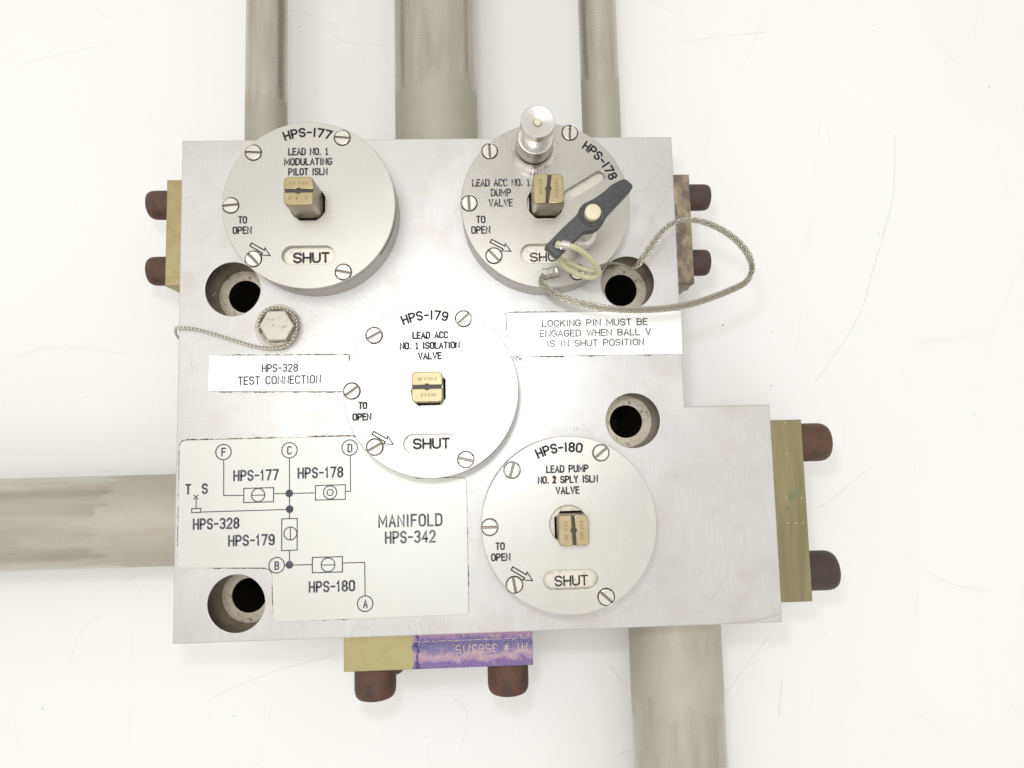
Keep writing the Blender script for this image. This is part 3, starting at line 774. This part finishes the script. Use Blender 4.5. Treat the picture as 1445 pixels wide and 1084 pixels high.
# ------------------------------------------------------------------ valve covers
CZ = 20.0
def screw_geo():
    r, sl = 4.25, .5
    base_ = slab(circle(0, 0, r, 40), -3, -.9); g = [base_]
    for sgn in (1, -1):
        a = math.asin(sl / r); P = [(r * math.cos(t), r * math.sin(t)) for t in [a + (math.pi - 2 * a) * i / 20 for i in range(21)]]
        if sgn < 0: P = [(-x, -y) for x, y in P]
        g.append(slab(P, -1.0, .75, (), .5))
    G = join(*g); nb = len(base_[1]); return G[0], G[1], [1] * nb + [0] * (len(G[1]) - nb)
screw_src = None
def disc_center(k):
    (x0, x1), (y0, y1) = DISCS[k]
    a = W(x0, (y0 + y1) / 2, CZ); b = W(x1, (y0 + y1) / 2, CZ); c = W((x0 + x1) / 2, y0, CZ); d = W((x0 + x1) / 2, y1, CZ)
    return Vector(((a.x + b.x) / 2, (c.y + d.y) / 2, CZ))
R_ = 48.05
SP = {'177': dict(hole=(434.5, 288), slot=(434.7, 360, 75, 26.5), screws=[(357.5, 215.5, -3), (483, 194.5, -5), (325.5, 290, 5), (357.5, 365.5, -47), (484.5, 384, -12)],
                  texts=[('LEAD NO. 1', 435, 214, 57, 10.8), ('MODULATING', 434.8, 228.2, 68, 10.8), ('PILOT ISLN', 434.6, 242.4, 56, 10.8), ('TO', 342.4, 310.4, 13, 11), ('OPEN', 341.7, 325, 27.5, 11)],
                  shut=(439.3, 363.8, 52, 15.8), arrow=((353.8, 345), (381, 360.8)), arc=('HPS-177', -20, 17.5)),
      '178': dict(hole=(769.6, 286), slot=(773.5, 357.5, 77, 27), screws=[(691, 213.5, 92), (804, 187.5, 86), (662, 287, 92), (697, 361, -48), (815, 384, 20)],
                  texts=[('LEAD ACC NO. 1', 707, 257.8, 82, 11), ('DUMP', 707, 271.8, 29, 11), ('VALVE', 706.7, 286.3, 34.5, 11.2), ('TO', 678.6, 309.8, 13.5, 11), ('OPEN', 678.4, 324.6, 27.5, 11.2)],
                  shut=(772, 362.8, 49, 13.5), arrow=((692.8, 340), (721, 354.6)), arc=('HPS-178', 33, 70)),
      '179': dict(hole=(607, 551.5), slot=(607.3, 626, 76.5, 27.2), screws=[(528, 473.5, 28), (654, 450, 42), (496.5, 552, 35), (529, 631, 28), (657.5, 648.5, -14)],
                  texts=[('LEAD ACC', 607.3, 473, 51.5, 11), ('NO. 1 ISOLATION', 606.5, 487.6, 85.5, 11), ('VALVE', 606.6, 502.3, 34.2, 11), ('TO', 512, 572.4, 13, 11), ('OPEN', 510.8, 588.4, 27.5, 11.2)],
                  shut=(608.7, 626, 53, 16.2), arrow=((526.3, 611), (555, 627.2)), arc=('HPS-179', -22, 14)),
      '180': dict(hole=(802.3, 740), slot=(805.5, 818, 77, 27.8), screws=[(722.5, 663.5, 73), (848, 639, 38), (691, 744, 0), (726, 825.5, -80), (855.5, 842.5, -43)],
                  texts=[('LEAD PUMP', 800.7, 661.6, 60.5, 11.2), ('NO. 1 SPLY ISLN', 801.3, 676.6, 85.5, 11.2), ('VALVE', 801, 692, 34.3, 11.2), ('TO', 705.8, 770.9, 13.5, 11.2), ('OPEN', 706.7, 786.4, 28, 11.5)],
                  shut=(806.2, 819.4, 47.5, 15.5), arrow=((722.5, 802.2), (751.6, 819.4)), arc=('HPS-180', -24, 12))}
NAMES = {'177': 'upper left valve cover, its stem pointing well out', '178': 'upper right valve cover with the knob and locking pin', '179': 'middle valve cover', '180': 'lower right valve cover beside the large flange'}
covers = {}
DARKTXT = {'177': M['ink'], '178': M['ink_worn'], '179': M['ink'], '180': M['ink']}
for k, S in SP.items():
    C = disc_center(k); H = W(*S['hole'], CZ)
    sl = W(S['slot'][0], S['slot'][1], CZ); sw_ = (W(S['slot'][0] + S['slot'][2] / 2, S['slot'][1], CZ) - W(S['slot'][0] - S['slot'][2] / 2, S['slot'][1], CZ)).length
    sh_ = (W(S['slot'][0], S['slot'][1] + S['slot'][3] / 2, CZ) - W(S['slot'][0], S['slot'][1] - S['slot'][3] / 2, CZ)).length
    sc_ = [W(u, v, CZ) for u, v, a in S['screws']]
    holes = [circle(H.x, H.y, 10.35, 56), stadium(sl.x, sl.y, sw_, sh_)] + [circle(p.x, p.y, 4.75, 36) for p in sc_]
    if k == '178':
        s0, s1 = W(806, 273, CZ), W(844, 250, CZ); m_ = (s0 + s1) / 2; d_ = s1 - s0
        holes.append(stadium(m_.x, m_.y, d_.length + 8.6, 6.6, math.atan2(d_.y, d_.x)))
    cov = obj('valve_cover', slab(circle(C.x, C.y, R_, 160), CZ - 2.6, CZ, holes, .35, .2), {'178': M['disc_grey'], '177': M['disc_satin']}.get(k, M['disc']), man, (C.x, C.y, 0))
    cov['label'] = NAMES[k]; covers[k] = cov
    # housing under the cover: lower ring, split upper ring
    obj('housing', lathe([(R_ - .1, .05), (R_ - .1, CZ - 5.6), (R_ - 4, CZ - 5.6)], C.x, C.y, 160), M['ring'], cov, (C.x, C.y, 0))
    segs = [(0, 360)] if k != '177' else [(-52, -36), (0, 307)]
    ug = []
    for a0, a1 in segs:
        n = max(8, int((a1 - a0) / 2.5)); P = [(C.x + (R_ - .15) * math.cos(math.radians(a0 + (a1 - a0) * i / n)), C.y + (R_ - .15) * math.sin(math.radians(a0 + (a1 - a0) * i / n))) for i in range(n + 1)]
        if a1 - a0 < 360:
            P += [(C.x + (R_ - 5) * math.cos(math.radians(a1 + (a0 - a1) * i / n)), C.y + (R_ - 5) * math.sin(math.radians(a1 + (a0 - a1) * i / n))) for i in range(n + 1)]
            ug.append(slab(P, CZ - 5.6, CZ - 2.75, (), .15))
        else: ug.append(slab(P[:-1], CZ - 5.6, CZ - 2.75, [circle(C.x, C.y, R_ - 5, 120)], .15))
    if k == '177':
        a0, a1 = -36, 0; n = 16
        P = [(C.x + (R_ - 3.2) * math.cos(math.radians(a0 + (a1 - a0) * i / n)), C.y + (R_ - 3.2) * math.sin(math.radians(a0 + (a1 - a0) * i / n))) for i in range(n + 1)]
        P += [(C.x + (R_ - 5) * math.cos(math.radians(a1 + (a0 - a1) * i / n)), C.y + (R_ - 5) * math.sin(math.radians(a1 + (a0 - a1) * i / n))) for i in range(n + 1)]
        ug.append(slab(P, CZ - 5.6, CZ - 3.6))
    obj('upper_housing', join(*ug), M['ring'], cov, (C.x, C.y, CZ - 4))
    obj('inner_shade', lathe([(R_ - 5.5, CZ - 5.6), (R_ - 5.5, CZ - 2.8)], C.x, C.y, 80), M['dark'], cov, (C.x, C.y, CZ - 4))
    # indicator plate with a square hole for the stem
    st = {'177': ((420.8, 269, 41.4, 40.6), 38.3, 0), '178': ((774, 265.8, 43.5, 41), 37.8, -1.5), '179': ((602.5, 546, 42.9, 44), 27.5, 0), '180': ((809.8, 748.8, 43.2, 43.2), 28.5, 1)}[k]
    (su, sv, sw2, sh2), sz, sr = st
    sc3 = W(su, sv, sz); hw = (W(su + sw2 / 2, sv, sz) - W(su - sw2 / 2, sv, sz)).length / 2; hw = (hw + (W(su, sv + sh2 / 2, sz) - W(su, sv - sh2 / 2, sz)).length / 2) / 2
    sq = lambda h, c, zc=0: [(sc3.x + x * h, sc3.y + y * h) for x, y in ((1, c), (c, 1), (-c, 1), (-1, c), (-1, -c), (-c, -1), (c, -1), (1, -c))]
    ind = slab(circle(C.x, C.y, R_ - 6, 90), CZ - 4.6, CZ - 3.6, [sq(hw + 1.0, .62)], .0)
    obj('indicator_plate', ind, M['indicator'], cov, (C.x, C.y, CZ - 4))
    obj('housing_floor', slab(circle(C.x, C.y, R_ - 6.2, 60), .1, 1.0), M['dark'], cov, (C.x, C.y, 1), False)
    u, v, tw, th = S['shut']
    # read through the window, a little below the cover face
    text_obj('indicator_lettering', 'SHUT', (u, v), (tw, th), CZ - 3.55, 1.25 if k in ('177', '179') else .95, M['ink'], cov, .34)
    for j, (t, tu, tv, tw, th) in enumerate(S['texts']):
        mt = DARKTXT[k] if not (k == '178' and t in ('TO', 'OPEN')) else M['ink']
        if 'NO. 1 SPLY' in t:
            text_obj('lettering', t, (tu, tv), (tw, th), CZ + .03, 1.0 if k == '179' else .86, mt, cov, .48, 2)
            text_obj('overstamp', '2', (782.2, 676.8), (5.6, 11.4), CZ + .09, .95, M['ink_red'], cov, .3)
        else: text_obj('lettering', t, (tu, tv), (tw, th), CZ + .03, 1.0 if k == '179' else .86, mt, cov, .48, 2)
    # arc lettering
    t, a0, a1 = S['arc']; rr = 39.2; hh = 5.7; L = rr * math.radians(a1 - a0) * 1.0
    fa = lambda x, y: ((C.x + (rr + y) * math.sin(math.radians(a0) + x / rr)), (C.y + (rr + y) * math.cos(math.radians(a0) + x / rr)))
    obj('arc_lettering', join(*[stroke(s, 1.12, CZ + .03) for s in text_geo(t, fa, L, hh, 1.1, .5, 0)]), M['ink_solid'], cov, C, False)
    (au, av), (bu, bv) = S['arrow']; A_ = W(au, av, CZ + .03).to_2d(); B_ = W(bu, bv, CZ + .03).to_2d(); d = (B_ - A_).normalized(); n_ = Vector((-d.y, d.x)); L = (B_ - A_).length
    pts = [A_ + n_ * .95, A_ + d * (L * .66) + n_ * .95, A_ + d * (L * .62) + n_ * 2.4, B_, A_ + d * (L * .62) - n_ * 2.4, A_ + d * (L * .66) - n_ * .95, A_ - n_ * .95]
    obj('arrow_mark', stroke([tuple(p) for p in pts], .68, CZ + .03, True), M['ink_solid'], cov, (A_.x, A_.y, CZ), False)
    for (u, v, ang), p in zip(S['screws'], sc_):
        if screw_src is None:
            screw_src = obj('screw', screw_geo(), [M['screw'], M['slot']], None); s_ = screw_src; place(s_, cov, (p.x, p.y, CZ)); s_.rotation_euler = (0, 0, math.radians(ang))
        else: dup(screw_src, cov, (p.x, p.y, CZ), math.radians(ang))
    # stem: square brass, body in its shaded tone below, two lands either side of the dark groove
    body = [(sc3.x + x, sc3.y + y) for x, y in rounded([(hw, hw), (-hw, hw), (-hw, -hw), (hw, -hw)], 2.6, 4)]
    stem = obj('valve_stem', slab(body, 1, sz - 1.6, (), 0), M['stem_side_shaded'], man, (sc3.x, sc3.y, 0)); stem['label'] = 'square brass stem of the ' + {'177': 'upper left', '178': 'upper right', '179': 'middle', '180': 'lower right'}[k] + ' valve'
    half = []
    vert = k in ('178', '180'); sg = .85; hr = 1.5
    for s_ in (1, -1):
        A3 = [(x, y) for x, y in rounded([(hw, hw), (-hw, hw), (-hw, sg), (hw, sg)], [2.6, 2.6, .1, .1], 4)]
        # notch of the centre hole
        base = [p for p in A3 if p[1] > sg + .5]
        notch = [(-hw, sg)] + [(hr * math.cos(t_), max(sg, hr * math.sin(t_))) for t_ in [math.pi - .6 - (math.pi - 1.2) * i / 6 for i in range(7)]] + [(hw, sg)]
        P = base + notch
        if s_ < 0: P = [(-x, -y) for x, y in P]
        if vert:
            tl = -.11 if k == '178' else .03
            c_, s2 = math.cos(math.pi / 2), math.sin(math.pi / 2); P = [(x * c_ - y * s2, x * s2 + y * c_) for x, y in P]
            P = [(x - tl * y if abs(x) < 2 else x, y) for x, y in P]
        half.append(slab([(sc3.x + x, sc3.y + y) for x, y in P], sz - 1.65, sz, (), .55))
    obj('stem_end', join(*half), M['brass_stem'], stem, (sc3.x, sc3.y, sz))
    obj('groove', slab([(sc3.x + x, sc3.y + y) for x, y in rounded([(hw - .3, hw - .3), (.3 - hw, hw - .3), (.3 - hw, .3 - hw), (hw - .3, .3 - hw)], 2.4, 3)], sz - 1.62, sz - 1.1), M['groove'], stem, (sc3.x, sc3.y, sz - 1), False)
    # scribed scrawl on the stem end
    gs = []
    for side in (1, -1):
        for i in range(6):
            x = -hw * .55 + hw * 1.1 * i / 5 + random.uniform(-.3, .3); y = side * hw * .52
            pts = []; zz = random.uniform(0, 6)
            for j in range(5): pts.append((x + .55 * math.cos(zz + j * 1.5), y + .95 * math.sin(zz + j * 1.7)))
            if random.random() < .2: continue
            if vert: pts = [(-b_, a_) for a_, b_ in pts]
            gs.append(stroke([(sc3.x + a_, sc3.y + b_) for a_, b_ in pts], .24, sz + .02))
    obj('scribed_marks', join(*gs), M['scribe_dark'], stem, (sc3.x, sc3.y, sz), False)

# ------------------------------------------------------------------ plunger knob on the upper right cover
kb = W(753, 212, CZ); cov = covers['178']
kt = W(759, 170.4, 53); kx, ky = (kb.x + kt.x) / 2, (kb.y + kt.y) / 2
body = obj('plunger', lathe([(10.1, CZ), (10.1, 34.2), (9.6, 35.2), (8.6, 35.4), (6.2, 35.2), (6.2, 35.0)], kx, ky, 64), M['knob'], man, (kx, ky, CZ)); body['label'] = 'turned steel plunger with flat knob welded to the upper right cover'
obj('shaft', lathe([(6.2, 34.9), (6.2, 47), (6.9, 48.6)], kx, ky, 48), M['knob'], body, (kx, ky, 35))
obj('knob', lathe([(6.5, 47.6), (8.6, 47.7), (9.0, 48.2), (9.0, 52.6), (8.6, 53.1), (8.2, 53.1), (2.6, 52.0), (2.3, 51.9), (2.3, 50)], kx, ky, 72), M['knob'], body, (kx, ky, 50))
obj('knob_pin', lathe([(2.1, 50), (2.1, 52.5), (1.8, 52.8), (.01, 52.9)], kx, ky, 32), M['brass_button'], body, (kx, ky, 52))
wph = [random.uniform(-.35, .35) for _ in range(200)]
def wmod(k, i):
    a = 2 * math.pi * i / 200
    return (wph[i] * .5 + .9 * math.sin(a * 3 + 1) + .5 * math.sin(a * 7) + (.35 if i % 4 < 2 else -.15)) * (1, .8, .35, .1, 0)[k]
obj('weld', lathe([(13.4, CZ + .05), (12.6, CZ + .8), (11.5, CZ + 1.3), (10.6, CZ + 2.2), (10.05, CZ + 3.4)], kx, ky - .6, 200, wmod), M['weld'], body, (kx, ky, CZ), ang=60)

# ------------------------------------------------------------------ hex plug
hc = W(392.3, 461.5, .6); hx = W(389.8, 459.3, 9.5)
hp = obj('hex_plug', join(slab(circle(hc.x, hc.y, 13.2, 56), .05, .9, (), .3), lathe([(11.2, .9), (11.2, 2.2), (9.6, 2.6)], hc.x, hc.y, 48)), M['hex'], man, (hc.x, hc.y, 0)); hp['label'] = 'hex head plug wrapped with lock wire'
cx_, cy_ = (hc.x + hx.x) / 2, (hc.y + hx.y) / 2
obj('hex_head', slab(circle(hx.x, hx.y, 9.9, 6, math.radians(1)), 1.0, 9.5, (), .7), M['hex'], hp, (hx.x, hx.y, 5), ang=20)

# ================================================================== lock wire (two twisted strands)
wp = [(252, 478, -8), (247.8, 470, -4), (249, 463, 1.5), (258, 462.5, 3), (275, 464.5, 2.6), (300, 471, 2.6), (330, 480.5, 2.6), (358, 488.5, 3), (380, 491.5, 3.8), (398, 490, 4.2), (410, 483, 4.4), (417.5, 471, 4.6), (419, 457, 4.8), (414.5, 445, 5), (404, 437.5, 5), (391, 434.6, 5), (378, 437, 4.6), (369, 446, 4), (365, 458, 3.4), (366, 470, 3)]
wpath = evenly(spline([W(*p) for p in wp], 14), .55)
strands = []
for ph in (0, math.pi):
    P = []
    for i, p in enumerate(wpath):
        t = (wpath[min(i + 1, len(wpath) - 1)] - wpath[max(i - 1, 0)]).normalized(); a = t.cross(Vector((0, 0, 1))).normalized(); b = t.cross(a)
        th = i * .55 / 4.4 * math.pi * 2 + ph; k = .52 if i > 22 else .25 + .27 * i / 22
        P.append(p + a * (k * math.cos(th)) + b * (k * math.sin(th)))
    strands.append(P)
we = empty('lock_wire', W(392, 461, 0))
tag(we, 'twisted steel lock wire wrapped round the hex plug and over the left edge', 'wire')
for P in strands: obj('wire_strand', tube(P, .50, 7), M['wire'], we, P[0], ang=80)

# ================================================================== locking pin
HZ = 66
pn = empty('locking_pin', W(830, 335, CZ))
tag(pn, 'dark grey bar handled locking pin with pale round button, above upper right valve cover', 'pin')
hp_ = [(881.4, 250.7), (895.3, 262.6), (857, 303), (853.5, 312), (845, 321.5), (834, 325.5), (825, 325.5), (806, 344), (786.3, 363.2), (769, 347), (795, 320.5), (815, 301.8), (818, 293), (825, 286), (836, 281.5), (848, 273.8), (864, 260)]
hP = [W(u, v, HZ) for u, v in hp_]; ho = W(787.5, 344.5, HZ)
hP = rounded([(p.x, p.y) for p in hP], [2.2, 2.2, 2.5, 3, 3, 3, 3, 2, .5, .5, 1, 2.5, 3, 3, 3, 2.5, 1], 4)
hc_ = W(838, 299, HZ)
hd = obj('handle', slab(hP, HZ - 6.5, HZ, [circle(ho.x, ho.y, 2.0, 20)], .5), M['handle'], pn, (hc_.x, hc_.y, HZ - 4))
def pad(us):
    P = rounded([(W(u, v, HZ).x, W(u, v, HZ).y) for u, v in us], .5)
    return slab(P, HZ - .1, HZ + .25, (), .1)
obj('grip_pad', join(pad([(878, 256), (889.5, 265.5), (860, 296), (850, 286.5)]), pad([(795, 327), (812, 310.5), (821, 320.5), (803.5, 338)])), M['handle'], hd, (hc_.x, hc_.y, HZ))
gz = []
for cu, cv in ((868, 276), (806, 326)):
    c = W(cu, cv, HZ + .3); d = (W(cu + 10, cv - 10, HZ + .3) - c).normalized(); n_ = Vector((-d.y, d.x, 0))
    for i in range(7):
        o_ = c + d * ((i - 3) * 1.25); pts = [o_ + n_ * random.uniform(.6, 1) + d * random.uniform(-.3, .3), o_ + d * random.uniform(-.4, .4), o_ - n_ * random.uniform(.6, 1) + d * random.uniform(-.3, .3)]
        gz.append(stroke([tuple(p.to_2d()) for p in pts], .25, HZ + .27))
obj('worn_embossing', join(*gz), M['groove'], hd, (hc_.x, hc_.y, HZ), False)
bp = W(837, 298.7, HZ + 4)
obj('button', lathe([(4.0, HZ - .5), (4.0, HZ + 3.6), (3.6, HZ + 4), (.01, HZ + 4.1)], bp.x, bp.y, 40), M['brass_button'], pn, (bp.x, bp.y, HZ))
obj('button_rim', lathe([(6.2, HZ - .1), (6.2, HZ + .5), (5.6, HZ + .9), (4.6, HZ + .8), (4.5, HZ + .1)], bp.x, bp.y, 48), M['handle'], pn, (bp.x, bp.y, HZ))
obj('shank', lathe([(3.0, CZ + .05), (3.0, 30), (6.8, 30.2), (7.2, 31), (7.2, 36), (6.4, 37), (5.2, 37.4), (5.2, HZ - 6.4)], bp.x, bp.y, 48), M['knob'], pn, (bp.x, bp.y, 40))

# ================================================================== lanyard
ly = empty('lanyard', W(850, 385, CZ))
tag(ly, 'flat braided steel cable lanyard with plastic sleeved end looping past the right edge', 'cable')
bpth = [(790, 384, 24.5, 0), (778, 384.5, 24.5, 0), (768, 387, 24, .9), (763.5, 393, 24, 1.1), (766, 401, 25, .8), (776, 410.5, 27, .45), (792, 419, 29, .2), (815, 427, 30, .1), (845, 433.5, 30, 0), (880, 437, 30, 0), (915, 437, 29, 0), (950, 434, 28, 0), (985, 426.5, 26, 0), (1015, 416, 24, -.1),
        (1040, 405.5, 22, -.2), (1053, 397.5, 21, -.6), (1060, 386, 21, -1.0), (1061.5, 375, 21, -.9), (1055, 358, 22, -.5), (1040, 340, 23, -.2), (1020, 325.5, 24, 0), (1000, 316, 25, .1), (982, 311.2, 26, .3), (965, 310.5, 27, .6), (948, 316, 28, .75), (934, 328, 28, .6), (921, 345, 27, .35), (909, 362, 26, .3), (899, 375, 25, .8), (890, 379, 24.5, 1.25),
        (880, 374.5, 26, 1.35), (868, 371.6, 28, 1.3), (856, 372.5, 31, 1.2), (846, 376, 34, 1.2), (838, 381, 36, 1.3)]
ctrl = [W(u, v, z) for u, v, z, t in bpth]; tw_ = [t for *_, t in bpth]
per = 16
raw = spline(ctrl, per); tws = [tw_[min(i // per, len(tw_) - 2)] * (1 - (i % per) / per) + tw_[min(i // per, len(tw_) - 2) + 1] * ((i % per) / per) for i in range(len(raw))]
# even spacing with twist carried along
pts, tv, acc = [raw[0]], [tws[0]], 0
for i in range(1, len(raw)):
    acc += (raw[i] - raw[i - 1]).length
    if acc >= .45: pts.append(raw[i].copy()); tv.append(tws[i]); acc = 0
# arc length
S_ = [0]
for i in range(1, len(pts)): S_.append(S_[-1] + (pts[i] - pts[i - 1]).length)
fr_ = []
for i, p in enumerate(pts):
    t = (pts[min(i + 2, len(pts) - 1)] - pts[max(i - 2, 0)]).normalized(); a = Vector((0, 0, 1)).cross(t).normalized(); b = t.cross(a)
    c_, s_ = math.cos(tv[i]), math.sin(tv[i]); fr_.append((a * c_ + b * s_, b * c_ - a * s_))
def flat_strand(path, frames, w, h):
    V, Fc = [], []; n = 6
    for p, (a, b) in zip(path, frames):
        for k in range(n):
            q_ = 2 * math.pi * k / n; V.append(tuple(p + a * (w * math.cos(q_)) + b * (h * math.sin(q_))))
    for i in range(len(path) - 1):
        for k in range(n):
            l = (k + 1) % n; Fc.append((i * n + k, i * n + l, (i + 1) * n + l, (i + 1) * n + k))
    return V, Fc
bw, bh, pitch = 1.6, .38, 16.0; NS = 7; gs = []
for direction in (1, -1):
    for s in range(NS):
        path, frm = [], []
        for i, p in enumerate(pts):
            u = (S_[i] / pitch * direction + s / NS) % 1.0 * 2 * math.pi
            # around a flattened section; over and under the strands running the other way
            lat = bw * math.cos(u); vert_ = bh * math.sin(u)
            ou = .26 * math.sin(2 * math.pi * (S_[i] / pitch * NS) * 1.0 + (math.pi if direction < 0 else 0) + s * math.pi)
            sc_n = 1 + ou * .5
            A, B = fr_[i]
            path.append(p + A * lat + B * (vert_ * sc_n + (ou * .45 if math.sin(u) > 0 else -ou * .45))); frm.append((A, B))
        gs.append(flat_strand(path, frm, .36, .22))
tag(obj('braid', join(*gs), M['braid'], ly, pts[0], ang=80), None, kind='stuff')
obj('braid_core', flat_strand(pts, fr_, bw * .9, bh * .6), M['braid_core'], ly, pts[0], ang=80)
fa_, fb_ = W(766.5, 386.5, 25), W(789, 382, 25)
fd = (fb_ - fa_); m = Matrix.Translation(fa_) @ fd.to_track_quat('Z', 'Y').to_matrix().to_4x4(); L = fd.length
fg = lathe([(1.2, 0), (2.6, 0), (2.9, .4), (2.9, L * .25), (2.5, L * .32), (2.5, L * .42), (2.9, L * .5), (2.9, L * .7), (2.5, L * .76), (2.8, L * .85), (2.7, L - .2), (1.2, L)], 0, 0, 6)
obj('ferrule', xform(fg, m), M['screw'], ly, fa_, ang=20)
sl_ = [(790, 341, 60), (787.5, 344.5, 68.5), (796, 345.5, 70), (806, 347.5, 69.5), (818, 353, 66), (829, 361.5, 60), (838, 371, 54), (844, 380, 48), (844, 387.5, 44), (836, 391.5, 41), (824, 390, 40), (811, 385, 41), (800, 378.5, 43), (792, 370.5, 46), (789, 362, 50)]
obj('sleeve', tube(spline([W(*p) for p in sl_], 8), 1.45, 14), M['sleeve'], ly, W(*sl_[3]), ang=80)
s2_ = [(786, 366, 46), (795, 368, 42), (806, 373, 40), (818, 378, 39), (830, 381.5, 39.5), (840, 383, 41), (846, 379, 42)]
obj('sleeve', tube(spline([W(*p) for p in s2_], 8), 1.45, 14), M['sleeve'], ly, W(*s2_[3]), ang=80)
cw0, cw1 = W(792.5, 345, 69.3), W(803.5, 346.8, 69.8); d = (cw1 - cw0); L = d.length; d.normalize(); a = d.cross(Vector((0, 0, 1))).normalized(); b = d.cross(a)
obj('wire_wrap', tube([cw0 + d * (L * i / 110) + a * (2.0 * math.cos(i * .36)) + b * (2.0 * math.sin(i * .36)) for i in range(111)], .42, 6), M['screw'], ly, cw0, ang=80)
